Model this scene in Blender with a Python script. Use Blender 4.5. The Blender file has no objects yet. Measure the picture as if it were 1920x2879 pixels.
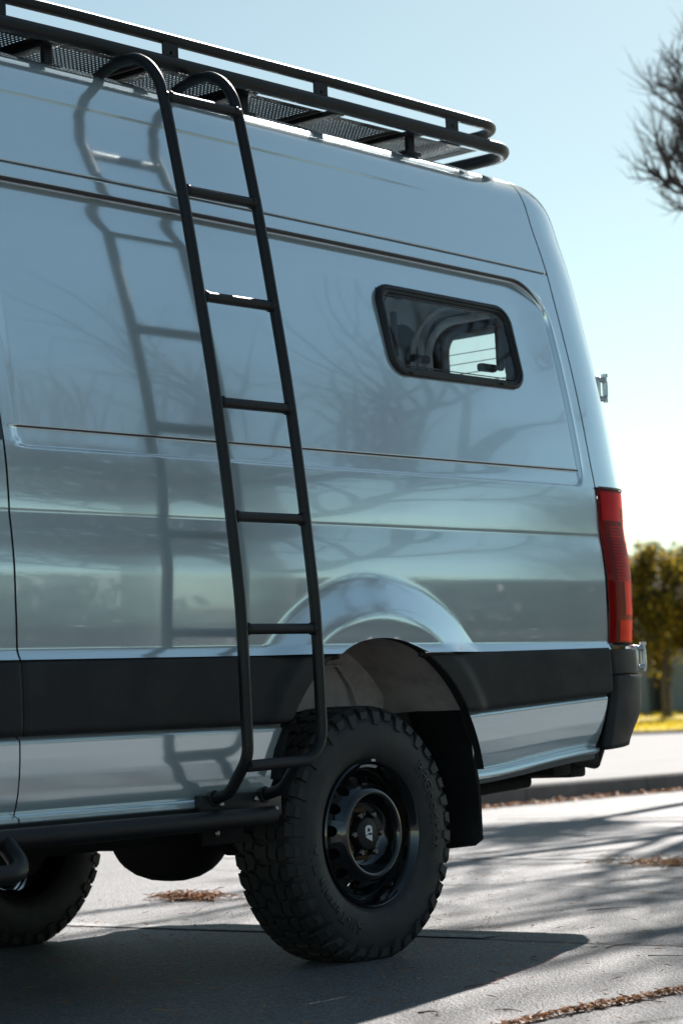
import bpy, bmesh, math, random
from mathutils import Vector, Matrix
R_ = math.radians
scene = bpy.context.scene
col = scene.collection

# ------------------------------------------------------------------ camera, sky, sun, exposure
CAM = Vector((-5.879, -4.872, 0.772))
cr = Vector((0.648, -0.760, -0.0465)); cf = Vector((0.7608, 0.6435, 0.0829)).normalized()
cr = (cr - cf * cr.dot(cf)).normalized(); cu = cr.cross(cf)
cd = bpy.data.cameras.new('camera'); cam = bpy.data.objects.new('camera', cd); col.objects.link(cam)
cam.matrix_world = Matrix(((cr.x, cu.x, -cf.x, CAM.x), (cr.y, cu.y, -cf.y, CAM.y), (cr.z, cu.z, -cf.z, CAM.z), (0, 0, 0, 1)))
cd.sensor_fit = 'VERTICAL'; cd.sensor_height = 36; cd.sensor_width = 24; cd.lens = 85.03
cd.clip_start = 0.1; cd.clip_end = 2000
cd.dof.use_dof = True; cd.dof.focus_distance = 7.35; cd.dof.aperture_fstop = 4.0; cd.dof.aperture_blades = 9
scene.camera = cam
SUN = Vector((1.27, 0.50, 1.0)).normalized()            # towards the sun
world = bpy.data.worlds.new('World'); scene.world = world; world.use_nodes = True
wn = world.node_tree; bg = wn.nodes['Background']
sky = wn.nodes.new('ShaderNodeTexSky'); sky.sky_type = 'NISHITA'; sky.sun_disc = False
sky.sun_elevation = math.asin(SUN.z); sky.sun_rotation = math.atan2(SUN.x, SUN.y)
sky.air_density = 0.8; sky.dust_density = 0.3; sky.ozone_density = 1.5
tint = wn.nodes.new('ShaderNodeMix'); tint.data_type = 'RGBA'; tint.blend_type = 'MULTIPLY'
tint.inputs['Factor'].default_value = 1.0; tint.inputs['B'].default_value = (1.05, 1.05, 0.81, 1)
wn.links.new(sky.outputs[0], tint.inputs['A']); wn.links.new(tint.outputs['Result'], bg.inputs['Color'])
bg.inputs['Strength'].default_value = 0.06
sl = bpy.data.lights.new('sun', 'SUN'); so = bpy.data.objects.new('sun', sl); col.objects.link(so)
sl.energy = 5.0; sl.angle = R_(0.53); sl.color = (1.0, 0.94, 0.88)
so.rotation_euler = SUN.to_track_quat('Z', 'Y').to_euler(); so.location = (20, 8, 20)
vs = scene.view_settings; vs.view_transform = 'Standard'; vs.look = 'None'; vs.gamma = 1.0; vs.use_curve_mapping = False
vs.exposure = 1.17
scene.cycles.use_denoising = True
scene.cycles.max_bounces = 10; scene.cycles.transparent_max_bounces = 16
scene.cycles.sample_clamp_indirect = 6.0

# ------------------------------------------------------------------ helpers
def lerp(a, b, t): return a + (b - a) * t
def sm(a, b, x):
    t = max(0.0, min(1.0, (x - a) / (b - a))); return t * t * (3 - 2 * t)
def interp(x, X, Y):
    if x <= X[0]: return Y[0]
    for i in range(len(X) - 1):
        if x <= X[i + 1]: return Y[i] + (Y[i + 1] - Y[i]) * (x - X[i]) / (X[i + 1] - X[i])
    return Y[-1]
def pchip(X, Y):
    n = len(X); h = [X[i+1]-X[i] for i in range(n-1)]; d = [(Y[i+1]-Y[i])/h[i] for i in range(n-1)]
    m = [d[0]] + [0.0]*(n-2) + [d[-1]]
    for i in range(1, n-1):
        if d[i-1]*d[i] > 0:
            w1 = 2*h[i]+h[i-1]; w2 = h[i]+2*h[i-1]; m[i] = (w1+w2)/(w1/d[i-1]+w2/d[i])
    def f(x):
        if x <= X[0]: return Y[0]
        if x >= X[-1]: return Y[-1]
        i = 0
        while x > X[i+1]: i += 1
        t = (x-X[i])/h[i]; t2 = t*t; t3 = t2*t
        return (2*t3-3*t2+1)*Y[i]+(t3-2*t2+t)*h[i]*m[i]+(-2*t3+3*t2)*Y[i+1]+(t3-t2)*h[i]*m[i+1]
    return f
def mesh(name, V, F, mat, parent=None, smooth=True, sharp=40, loc=None, recalc=False):
    me = bpy.data.meshes.new(name); me.from_pydata([tuple(v) for v in V], [], F); me.update()
    if recalc:
        bm = bmesh.new(); bm.from_mesh(me); bmesh.ops.recalc_face_normals(bm, faces=bm.faces); bm.to_mesh(me); bm.free()
    return link(name, me, mat, parent, smooth, sharp, loc)
def link(name, me, mat, parent=None, smooth=True, sharp=40, loc=None):
    if smooth:
        me.polygons.foreach_set('use_smooth', [True]*len(me.polygons))
        if sharp: me.set_sharp_from_angle(angle=R_(sharp))
    if mat is not None and len(me.materials) == 0: me.materials.append(mat)
    o = bpy.data.objects.new(name, me); col.objects.link(o)
    if parent is not None: o.parent = parent
    if loc is not None: o.location = loc
    return o
def tag(o, label=None, cat=None, group=None, kind=None):
    if label: o['label'] = label
    if cat: o['category'] = cat
    if group: o['group'] = group
    if kind: o['kind'] = kind
    return o
def empty(name, loc=(0, 0, 0), parent=None):
    o = bpy.data.objects.new(name, None); col.objects.link(o); o.location = loc; o.empty_display_size = .2
    if parent is not None: o.parent = parent
    return o
def copy_tree(o, parent=None):
    c = o.copy(); col.objects.link(c); c.parent = parent
    for ch in list(o.children): copy_tree(ch, c)
    return c
def tube_geo(P, r, n=14, cap=True, V=None, F=None):
    """sweep a circle along points P; r is a number or a list"""
    V = [] if V is None else V; F = [] if F is None else F
    P = [Vector(p) for p in P]; b = len(V); N = len(P)
    T = []
    for i in range(N):
        a = P[max(i-1, 0)]; c = P[min(i+1, N-1)]; T.append((c-a).normalized())
    u = T[0].orthogonal().normalized()
    for i in range(N):
        u = (u - T[i]*u.dot(T[i])); u = u.normalized() if u.length > 1e-6 else T[i].orthogonal().normalized()
        w = T[i].cross(u); ri = r[i] if isinstance(r, (list, tuple)) else r
        for k in range(n):
            a = 2*math.pi*k/n; V.append(P[i] + (u*math.cos(a)+w*math.sin(a))*ri)
    for i in range(N-1):
        for k in range(n):
            F.append((b+i*n+k, b+i*n+(k+1) % n, b+(i+1)*n+(k+1) % n, b+(i+1)*n+k))
    if cap:
        F.append(tuple(b+k for k in reversed(range(n)))); F.append(tuple(b+(N-1)*n+k for k in range(n)))
    return V, F
def tube(name, P, r, mat, parent=None, n=16, cap=True):
    V, F = tube_geo(P, r, n, cap); return mesh(name, V, F, mat, parent, True, 50)
def fillet(P, rad, k=8):
    """round the corners of a polyline"""
    P = [Vector(p) for p in P]; out = [P[0]]
    for i in range(1, len(P)-1):
        r = rad[i-1] if isinstance(rad, (list, tuple)) else rad
        a = (P[i-1]-P[i]).normalized(); c = (P[i+1]-P[i]).normalized()
        ang = a.angle(c); d = r/math.tan(ang/2)
        s = P[i]+a*d; e = P[i]+c*d
        ctr = P[i] + (a+c).normalized()*(r/math.sin(ang/2))
        v0 = s-ctr; v1 = e-ctr; om = v0.angle(v1)
        for j in range(k+1):
            t = j/k; out.append(ctr + (v0*math.sin((1-t)*om)+v1*math.sin(t*om))/math.sin(om))
    out.append(P[-1]); return out
def box(name, x0, x1, y0, y1, z0, z1, mat, parent=None, bev=0.004, seg=2):
    me = bpy.data.meshes.new(name); bm = bmesh.new(); bmesh.ops.create_cube(bm, size=1)
    for v in bm.verts: v.co = Vector((lerp(x0, x1, v.co.x+.5), lerp(y0, y1, v.co.y+.5), lerp(z0, z1, v.co.z+.5)))
    if bev: bmesh.ops.bevel(bm, geom=list(bm.edges), offset=bev, segments=seg, profile=.5, affect='EDGES')
    bm.to_mesh(me); bm.free(); return link(name, me, mat, parent, True, 40)
def grid_faces(nr, nc, skip=None):
    F = []
    for i in range(nr-1):
        for j in range(nc-1):
            if skip and skip(i, j): continue
            F.append((i*nc+j, i*nc+j+1, (i+1)*nc+j+1, (i+1)*nc+j))
    return F
def lathe(name, prof, axis_fn, n, mat, parent=None, sharp=35, close=False):
    """prof: list of (r, d); axis_fn(r, d, a) -> xyz"""
    V = []; m = len(prof)
    for k in range(n):
        a = 2*math.pi*k/n
        for r, d in prof: V.append(axis_fn(r, d, a))
    F = []
    for k in range(n):
        for i in range(m-1 if not close else m):
            i2 = (i+1) % m
            F.append((k*m+i, ((k+1) % n)*m+i, ((k+1) % n)*m+i2, k*m+i2))
    return mesh(name, V, F, mat, parent, True, sharp, recalc=True)
def rrect(x0, x1, y0, y1, r, k=8):
    """rounded rectangle outline, r = (bl, br, tr, tl)"""
    if not isinstance(r, (tuple, list)): r = (r,)*4
    P = []
    for (cx, cy, a0, rr) in ((x0+r[0], y0+r[0], 180, r[0]), (x1-r[1], y0+r[1], 270, r[1]), (x1-r[2], y1-r[2], 0, r[2]), (x0+r[3], y1-r[3], 90, r[3])):
        for j in range(k+1):
            a = R_(a0+90*j/k); P.append((cx+rr*math.cos(a), cy+rr*math.sin(a)))
    return P
def rings(name, loops, mat, parent=None, closed=True, cap_last=False, sharp=40, recalc=True):
    """skin a list of equally long 3D loops"""
    n = len(loops[0]); V = [p for L in loops for p in L]; F = []
    for i in range(len(loops)-1):
        for k in range(n if closed else n-1):
            F.append((i*n+k, i*n+(k+1) % n, (i+1)*n+(k+1) % n, (i+1)*n+k))
    if cap_last: F.append(tuple((len(loops)-1)*n+k for k in range(n)))
    return mesh(name, V, F, mat, parent, True, sharp, recalc=recalc)

# ------------------------------------------------------------------ materials
def mat(name, color=(.5, .5, .5), rough=.5, metal=0, coat=0, coat_rough=.03, spec=.5, **kw):
    m = bpy.data.materials.new(name); m.use_nodes = True; b = m.node_tree.nodes['Principled BSDF']
    b.inputs['Base Color'].default_value = (*color, 1); b.inputs['Roughness'].default_value = rough
    b.inputs['Metallic'].default_value = metal; b.inputs['Coat Weight'].default_value = coat
    b.inputs['Coat Roughness'].default_value = coat_rough; b.inputs['Specular IOR Level'].default_value = spec
    for k, v in kw.items(): b.inputs[k].default_value = v
    return m
class NT:
    def __init__(s, m): s.t = m.node_tree; s.b = s.t.nodes['Principled BSDF']; s.out = s.t.nodes['Material Output']
    def n(s, typ, **kw):
        x = s.t.nodes.new(typ)
        for k, v in kw.items(): setattr(x, k, v)
        return x
    def l(s, a, b): s.t.links.new(a, b)
    def coord(s, kind='Object'): return s.n('ShaderNodeTexCoord').outputs[kind]
    def noise(s, scale, detail=6, rough=.6, vec=None, out=0):
        x = s.n('ShaderNodeTexNoise'); x.inputs['Scale'].default_value = scale; x.inputs['Detail'].default_value = detail
        x.inputs['Roughness'].default_value = rough
        if vec is not None: s.l(vec, x.inputs['Vector'])
        return x.outputs[out]
    def ramp(s, fac, stops):
        x = s.n('ShaderNodeValToRGB'); e = x.color_ramp.elements
        while len(e) < len(stops): e.new(.5)
        for q, (p, c) in zip(e, stops): q.position = p; q.color = (*c, 1) if len(c) == 3 else c
        s.l(fac, x.inputs[0]); return x.outputs[0]
    def mix(s, fac, a, b, mode='MIX'):
        x = s.n('ShaderNodeMix', data_type='RGBA', blend_type=mode)
        if isinstance(fac, (int, float)): x.inputs['Factor'].default_value = fac
        else: s.l(fac, x.inputs['Factor'])
        for v, k in ((a, 'A'), (b, 'B')):
            if isinstance(v, tuple): x.inputs[k].default_value = (*v, 1) if len(v) == 3 else v
            else: s.l(v, x.inputs[k])
        return x.outputs['Result']
    def math(s, op, a, b=None, clamp=False):
        x = s.n('ShaderNodeMath', operation=op); x.use_clamp = clamp
        for v, k in ((a, 0), (b, 1)):
            if v is None: continue
            if isinstance(v, (int, float)): x.inputs[k].default_value = v
            else: s.l(v, x.inputs[k])
        return x.outputs[0]
    def bump(s, h, strength, dist=.01):
        x = s.n('ShaderNodeBump'); x.inputs['Strength'].default_value = strength; x.inputs['Distance'].default_value = dist
        s.l(h, x.inputs['Height']); s.l(x.outputs[0], s.b.inputs['Normal']); return x
    def mapping(s, vec, scale=(1, 1, 1), rot=(0, 0, 0)):
        x = s.n('ShaderNodeMapping'); x.inputs['Scale'].default_value = scale; x.inputs['Rotation'].default_value = rot
        s.l(vec, x.inputs[0]); return x.outputs[0]

M = {}
def paint_mat():
    m = mat('silver_blue_paint', (.46, .50, .52), .28, .60, 1.0, .010); t = NT(m)
    c = t.coord(); dust = t.noise(2.2, 4, .6, c); t.b.inputs['Coat IOR'].default_value = 1.8
    t.l(t.ramp(dust, [(.3, (.76, .89, .94)), (.75, (.78, .90, .945))]), t.b.inputs['Base Color'])
    t.l(t.ramp(dust, [(.3, (.11,)*3), (.75, (.145,)*3)]), t.b.inputs['Roughness'])
    b = t.bump(t.noise(3.2, 2, .45, t.mapping(c, (.6, 1, 1.7))), .02, .01)
    b.inputs['Strength'].default_value = .11
    return m
M['paint'] = paint_mat()
def plastic_mat(name, c, rough, grain=1200, st=.25, dust=.10):
    m = mat(name, c, rough, spec=.32); t = NT(m); co = t.coord()
    t.bump(t.noise(grain, 3, .6, co), st, .0015)
    du = t.math('MULTIPLY', t.ramp(t.noise(4.5, 8, .72, co), [(.42, (0,)*3), (.75, (1,)*3)]), dust)
    t.l(t.mix(du, c, (.16, .145, .13)), t.b.inputs['Base Color'])
    t.l(t.ramp(t.noise(6, 5, .6, co), [(.3, (rough-.06,)*3), (.7, (rough+.08,)*3)]), t.b.inputs['Roughness'])
    return m
M['clad'] = plastic_mat('black_grained_plastic', (.013, .0135, .015), .58)
M['tubing'] = plastic_mat('black_powder_coat', (.010, .0105, .012), .40, 900, .18, .03)
M['rubber'] = plastic_mat('tyre_rubber', (.026, .0265, .028), .52, 700, .3, .22)
M['letter'] = mat('tyre_letter_rubber', (.022, .022, .024), .42)
M['rim'] = mat('gloss_black_rim', (.006, .0065, .007), .12, 0, 1.0, .03)
M['dark'] = mat('dark_gap', (.004, .004, .004), .9)
M['under'] = plastic_mat('underbody_black', (.010, .010, .011), .75)
M['seal'] = plastic_mat('window_rubber', (.012, .012, .013), .42)
M['moulding2'] = mat('grey_seam_sealer', (.10, .105, .11), .5)  # for the strip added to darken the roof seam
M['moulding'] = mat('dark_plum_rubber', (.030, .022, .024), .45)  # for the strips added to darken the recess edges
M['steel'] = mat('bare_steel', (.42, .40, .38), .35, .9)
M['zinc'] = mat('zinc_hinge', (.50, .54, .57), .28, .9, .5)
M['sill'] = mat('grey_sealed_sill', (.10, .11, .115), .5, .4)
M['white'] = mat('white_logo', (.78, .78, .78), .45)
M['rust'] = mat('rusty_hub', (.09, .045, .022), .7, .3)
M['sticker'] = mat('foil_label', (.55, .55, .57), .4)
def liner_mat():
    m = mat('wheelhouse_liner', (.17, .15, .145), .75); t = NT(m); c = t.coord()
    t.l(t.ramp(t.noise(9, 8, .7, c), [(.3, (.30, .265, .255)), (.55, (.47, .425, .41)), (.8, (.54, .49, .47))]), t.b.inputs['Base Color'])
    t.bump(t.noise(120, 5, .7, c), .3, .004); return m
M['liner'] = liner_mat()
M['interior'] = mat('interior_grey', (.74, .82, .88), .7)
M['trim'] = mat('interior_rib_grey', (.60, .66, .70), .55)
def thin_glass(name, tintc, rough=.01):
    m = bpy.data.materials.new(name); m.use_nodes = True; nt = m.node_tree
    nt.nodes.remove(nt.nodes['Principled BSDF']); out = nt.nodes['Material Output']
    tr = nt.nodes.new('ShaderNodeBsdfTransparent'); tr.inputs[0].default_value = (*tintc, 1)
    gl = nt.nodes.new('ShaderNodeBsdfGlossy'); gl.inputs['Roughness'].default_value = rough; gl.inputs[0].default_value = (.95, .95, .95, 1)
    fr = nt.nodes.new('ShaderNodeFresnel'); fr.inputs[0].default_value = 1.5
    mx = nt.nodes.new('ShaderNodeMixShader')
    nt.links.new(fr.outputs[0], mx.inputs[0]); nt.links.new(tr.outputs[0], mx.inputs[1]); nt.links.new(gl.outputs[0], mx.inputs[2])
    nt.links.new(mx.outputs[0], out.inputs[0]); return m
M['glass'] = thin_glass('tinted_window_glass', (.88, .90, .90))
M['rearglass'] = thin_glass('rear_window_glass', (.86, .92, .90))
def lens_mat():
    m = mat('red_lens', (.34, .005, .009), .08, 0, 0, spec=.35); t = NT(m)
    tr = t.n('ShaderNodeBsdfTransparent'); tr.inputs[0].default_value = (.97, .16, .17, 1)
    mx = t.n('ShaderNodeMixShader'); mx.inputs[0].default_value = .80
    t.l(t.b.outputs[0], mx.inputs[1]); t.l(tr.outputs[0], mx.inputs[2]); t.l(mx.outputs[0], t.out.inputs[0]); return m
M['lens'] = lens_mat()
M['lamp_red'] = mat('lamp_red_reflector', (.60, .025, .035), .25, 0, .6)
M['lamp_dark'] = mat('lamp_dark_housing', (.02, .003, .004), .4)
M['black_glass'] = mat('black_glass', (.006, .007, .008), .05, 0, 1.0)
def asphalt_mat():
    m = mat('aged_asphalt', (.16, .155, .16), .70, spec=.6); t = NT(m); c = t.coord()
    big = t.noise(.35, 5, .6, c); mid = t.noise(4, 6, .7, c)
    vo = t.n('ShaderNodeTexVoronoi'); vo.inputs['Scale'].default_value = 110; t.l(c, vo.inputs['Vector'])
    agg = t.ramp(vo.outputs['Color'], [(.2, (.042, .043, .047)), (.55, (.112, .113, .120)), (.9, (.26, .26, .272))])
    base = t.mix(.38, agg, t.ramp(mid, [(.3, (.066, .067, .072)), (.7, (.132, .133, .140))]))
    base = t.mix(t.ramp(big, [(.35, (0,)*3), (.7, (.55,)*3)]), base, (.150, .150, .157))
    # hairline cracks
    wv = t.noise(1.3, 4, .6, c, 1)
    wc = t.mix(.14, c, wv, 'ADD')
    v2 = t.n('ShaderNodeTexVoronoi', feature='DISTANCE_TO_EDGE'); v2.inputs['Scale'].default_value = .33; t.l(wc, v2.inputs['Vector'])
    crack = t.ramp(v2.outputs['Distance'], [(0.0, (1,)*3), (.0045, (.85,)*3), (.011, (0,)*3)])
    crack = t.math('MULTIPLY', crack, t.ramp(t.noise(1.7, 3, .6, c), [(.38, (0,)*3), (.50, (1,)*3)]))
    base = t.mix(crack, base, (.025, .024, .024))
    stain = t.ramp(t.noise(1.1, 5, .62, c), [(.50, (0,)*3), (.68, (.5,)*3)])
    base = t.mix(stain, base, (.075, .072, .073))
    spots = t.ramp(t.noise(60, 2, .5, c), [(.64, (0,)*3), (.72, (.85,)*3)])
    base = t.mix(spots, base, (.05, .048, .048))
    t.l(base, t.b.inputs['Base Color'])
    h = t.math('ADD', t.math('MULTIPLY', vo.outputs['Distance'], .8), t.math('MULTIPLY', t.noise(45, 4, .7, c), 1.0))
    h = t.math('SUBTRACT', h, t.math('MULTIPLY', crack, 2.0))
    t.bump(h, .8, .009); return m
M['asphalt'] = asphalt_mat()
def ground_mat(name, a, b, sc, rough=.9, bump=.3):
    m = mat(name, a, rough); t = NT(m); c = t.coord()
    t.l(t.ramp(t.noise(sc, 8, .7, c), [(.3, a), (.7, b)]), t.b.inputs['Base Color'])
    t.bump(t.noise(sc*12, 5, .7, c), bump, .01); return m
M['concrete'] = ground_mat('pale_concrete', (.19, .187, .188), (.25, .245, .246), 1.2)
M['kerb'] = ground_mat('kerb_concrete', (.12, .113, .108), (.20, .188, .178), 3.0)
M['lawn'] = ground_mat('lawn_soil', (.42, .32, .025), (.55, .42, .045), 1.5)
def worn_paint():
    m = mat('worn_white_line', (.55, .55, .55), .8); t = NT(m); c = t.coord()
    f = t.ramp(t.noise(28, 8, .8, c), [(.40, (0,)*3), (.56, (1,)*3)])
    t.l(t.mix(f, (.11, .108, .11), (.36, .36, .36)), t.b.inputs['Base Color']); t.bump(t.noise(120, 4, .7, c), .4, .004); return m
M['line'] = worn_paint()
def bark_mat(name, a, b):
    m = mat(name, a, .9); t = NT(m); c = t.coord()
    t.l(t.ramp(t.noise(7, 6, .7, c), [(.3, a), (.7, b)]), t.b.inputs['Base Color']); return m
M['bark'] = bark_mat('grey_bark', (.055, .045, .04), (.11, .095, .085))
def leaf_mat(name, cols, trans=.35):
    m = mat(name, cols[0], .55); t = NT(m)
    gi = t.n('ShaderNodeNewGeometry').outputs['Random Per Island']
    st = [(i/(len(cols)-1), c) for i, c in enumerate(cols)]
    cl = t.ramp(gi, st); t.l(cl, t.b.inputs['Base Color'])
    tl = t.n('ShaderNodeBsdfTranslucent'); t.l(cl, tl.inputs[0])
    mx = t.n('ShaderNodeMixShader'); mx.inputs[0].default_value = trans
    t.l(t.b.outputs[0], mx.inputs[1]); t.l(tl.outputs[0], mx.inputs[2]); t.l(mx.outputs[0], t.out.inputs[0]); return m
M['leaf'] = leaf_mat('golden_green_leaf', [(.03, .038, .010), (.07, .075, .014), (.20, .155, .02), (.55, .38, .045)], .55)
M['leafdark'] = leaf_mat('evergreen_leaf', [(.030, .031, .036), (.052, .053, .058), (.085, .085, .088)], .12)
M['grass'] = leaf_mat('grass_blade', [(.38, .31, .02), (.55, .42, .03), (.65, .50, .05)], .55)
M['needle'] = leaf_mat('dry_needles', [(.30, .10, .03), (.48, .20, .06), (.58, .32, .12), (.20, .08, .035)], .35)
M['twig'] = bark_mat('dry_twig', (.10, .055, .035), (.16, .10, .07))
M['wall_tan'] = ground_mat('tan_stucco', (.34, .36, .40), (.42, .44, .48), 2.0)
M['wall_dark'] = ground_mat('dark_siding', (.045, .042, .04), (.07, .065, .06), 2.0)
M['wall_blue'] = ground_mat('pale_blue_grey_panel', (.24, .27, .28), (.30, .33, .34), 1.0)
M['roof'] = ground_mat('brown_shingle', (.09, .07, .06), (.14, .11, .095), 4.0)

# ------------------------------------------------------------------ setting
def sheet(name, pts, z, m, kind='structure'):
    V = [(x, y, z) for x, y in pts]; o = mesh(name, V, [tuple(range(len(V)))], m, None, False)
    return tag(o, kind=kind)
KB = lambda x: 6.35 - .095*(x-9.5)            # the kerb's foot
sheet('ground', [(-400, -400), (600, -400), (600, 600), (-400, 600)], -.012, M['concrete'])
sheet('asphalt_lot', [(-120, -70), (150, -70), (150, KB(150)+.05), (60, KB(60)+.05), (-120, KB(-120)+.05)], 0.0, M['asphalt'])
def line_strip(name, x0, x1, y0, y1, z=.004):
    tag(sheet(name, [(x0, y0), (x1, y0), (x1, y1), (x0, y1)], z, M['line']))
for k, (x0, x1, y0, y1) in enumerate([(.62, .72, .10, 5.2), (4.0, 4.12, -.2, 5.2), (7.5, 7.62, -.2, 5.2), (-2.8, -2.7, .1, 5.2)]):
    line_strip('parking_line', x0, x1, y0, y1)
# kerb stones, one by one
kx = 2.0; n = 0
kerb = tag(empty('kerb', (0, 0, 0)), kind='structure')
stone = None
while kx < 40:
    L = 1.5; a = math.atan(-.095)
    if stone is None:
        V = []
        prof = [(0, 0), (.012, .128), (.03, .148), (.155, .150), (.155, 0)]
        for x in (0.006, L-.006):
            for y, z in prof: V.append((x, y, z))
        F = [(i, (i+1) % 5, 5+(i+1) % 5, 5+i) for i in range(5)] + [tuple(reversed(range(5))), tuple(range(5, 10))]
        stone = mesh('kerb_stone', V, F, M['kerb'], kerb, True, 30, recalc=True); s = stone
    else:
        s = stone.copy(); col.objects.link(s); s.parent = kerb
    s.location = (kx, KB(kx)+random.Random(n).uniform(-.004, .004), 0); s.rotation_euler = (0, 0, a)
    kx += L*math.cos(a); n += 1
def pave(): # raised concrete beyond the kerb
    V = [(-120, KB(-120)+.15, .146), (2, KB(2)+.15, .146), (40, KB(40)+.15, .146), (30.6, 60, .146), (-120, 60, .146)]
    return tag(mesh('pavement', V, [(0, 1, 2, 3, 4)], M['concrete'], None, False), kind='structure')
pave()
# lawn with its edge, a gentle mound
def lawn():
    V = []; nx, ny = 30, 40
    for i in range(nx):
        for j in range(ny):
            x = 31 + 60*i/(nx-1); y = -30+100*j/(ny-1)
            V.append((x, y, .19 + .5*sm(31, 60, x)+.03*math.sin(x*.7+y*.4)))
    o = mesh('lawn', V, grid_faces(nx, ny), M['lawn'], None, True, None); tag(o, kind='structure')
    b = box('lawn_kerb', 30.8, 31.02, -30, 70, 0, .205, M['kerb'], None, .02); tag(b, kind='structure')
    rnd = random.Random(5); V = []; F = []
    for k in range(26000):
        x = 31.05+abs(rnd.gauss(0, 9)); y = rnd.uniform(10, 36); h = rnd.uniform(.05, .13); a = rnd.uniform(0, 6.28); w = .012
        z = .19+.5*sm(31, 60, x)+.03*math.sin(x*.7+y*.4); i = len(V)
        V += [(x-w*math.cos(a), y-w*math.sin(a), z), (x+w*math.cos(a), y+w*math.sin(a), z), (x+rnd.uniform(-.05, .05), y+rnd.uniform(-.05, .05), z+h)]
        F.append((i, i+1, i+2))
    tag(mesh('grass', V, F, M['grass'], None, False), 'sunlit yellow green grass on the lawn beyond the road', 'grass', kind='stuff')
lawn()

# ------------------------------------------------------------------ the van
van = tag(empty('van', (0, 0, 0)), 'silver blue high roof camper van with black ladder, roof rack and off-road tyres', 'van')
# side section: y (inset) over height
secA = pchip([.955, .970, .985, 1.05, 1.19, 1.24, 1.29, 1.358], [-.011, -.004, .0, -.001, -.001, .001, .005, .0125])
secB = pchip([1.358, 1.368, 1.45, 1.535, 1.6, 1.8, 2.0, 2.2, 2.30, 2.367, 2.45, 2.55, 2.60], [.0125, .0120, .0150, .0225, .033, .065, .101, .143, .166, .182, .207, .240, .254])
RZ = [2.60, 2.645, 2.692, 2.730, 2.755, 2.773, 2.784, 2.790]; RY = [.254, .268, .291, .325, .370, .450, .62, 1.01]
def base_y(w): return secA(w) if w <= 1.358 else secB(w)
def sag(w, x): return -(.01335*(x+.185)+.0040*(x+.185)**2) * sm(1.75, 2.3, w)
rows = []
def addrows(a, b, d):
    n = max(1, round((b-a)/d))
    for i in range(n): rows.append(a+(b-a)*i/n)
for a, b, d in [(.955, .99, .004), (.99, 1.34, .010), (1.34, 1.372, .004), (1.372, 1.525, .012), (1.525, 1.612, .0025), (1.612, 2.10, .012), (2.10, 2.26, .006), (2.26, 2.325, .0025),
                (2.325, 2.352, .008), (2.352, 2.382, .0022), (2.382, 2.555, .012), (2.555, 2.60, .003)]: addrows(a, b, d)
ROWS = [(w, base_y(w)) for w in rows]
rzp = pchip(list(range(len(RZ))), RZ); ryp = pchip(list(range(len(RY))), RY)
for i in range(0, 61):
    t = (len(RZ)-1)*i/60; ROWS.append((rzp(t), ryp(t)))
def sd_rrect(x, z, x0, x1, z0, z1, rt, rb):
    cx, cz = (x0+x1)/2, (z0+z1)/2; r = (rt if z > cz else rb) if x > cx else .03
    qx = abs(x-cx)-(x1-x0)/2+r; qz = abs(z-cz)-(z1-z0)/2+r
    return min(max(qx, qz), 0)+math.hypot(max(qx, 0), max(qz, 0))-r
ARC = (.012, .4975, .5055)
def disp(x, w):
    y = 0
    if 1.5 < w < 2.35 and x < 1.30:
        d = sd_rrect(x, w, -1.44, 1.247, 1.540, 2.314, .17, .035)
        e = lerp(.009, .012, sm(1.6, 2.2, w))
        k_ = sm(1.75, 2.25, w)*sm(1.32, 1.05, x); y += lerp(.010, .019, k_)*lerp(sm(e/2, -e/2, d), max(0, min(1, .5-d/e)), k_)
        if x > 1.0 or w > 2.2: y -= .0045*math.exp(-((d-.012)/.006)**2)*sm(1.56, 1.66, w)*sm(2.35, 2.20, w)
        y -= .0090*max(0, min(1, (w-1.5935)/.0055))*sm(1.2405, 1.226, x)*sm(2.30, 2.2, w)*sm(-1.46, -1.43, x)
    if 2.34 < w < 2.39: y += .0045*math.exp(-((w-2.367)/.0035)**2)
    if 2.5 < w < 2.62: y += .004*sm(2.548, 2.590, w)*sm(2.604, 2.592, w)*sm(1.05, .2, x)
    if w < 1.35:
        r = math.hypot(x-ARC[0], w-ARC[1])
        y -= .036*sm(.715, .565, r)
    return y
def columns(a, b, spec):
    xs = [a]
    while xs[-1] < b-1e-6:
        x = xs[-1]; d = spec(x+1e-6); xs.append(min(b, x+d))
    return xs
SX = columns(-1.487, 1.318, lambda x: .0035 if 1.05 < x < 1.27 else (.009 if -.75 < x < .75 else .016))
WIN = (.283, .985, 1.893, 2.178)            # the hole behind the side window
def cut_arch(V, F, R, c=(ARC[0], ARC[1])):
    ins = [math.hypot(v[0]-c[0], v[2]-c[1]) < R for v in V]
    F2 = [f for f in F if not all(ins[i] for i in f)]
    used = {i for f in F2 for i in f}
    for i in used:
        if ins[i]:
            dx, dz = V[i][0]-c[0], V[i][2]-c[1]; q = math.hypot(dx, dz); V[i] = (c[0]+dx*R/q, V[i][1], c[1]+dz*R/q)
    idx = {o: k for k, o in enumerate(sorted(used))}
    return [V[o] for o in sorted(used)], [tuple(idx[i] for i in f) for f in F2]
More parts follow.
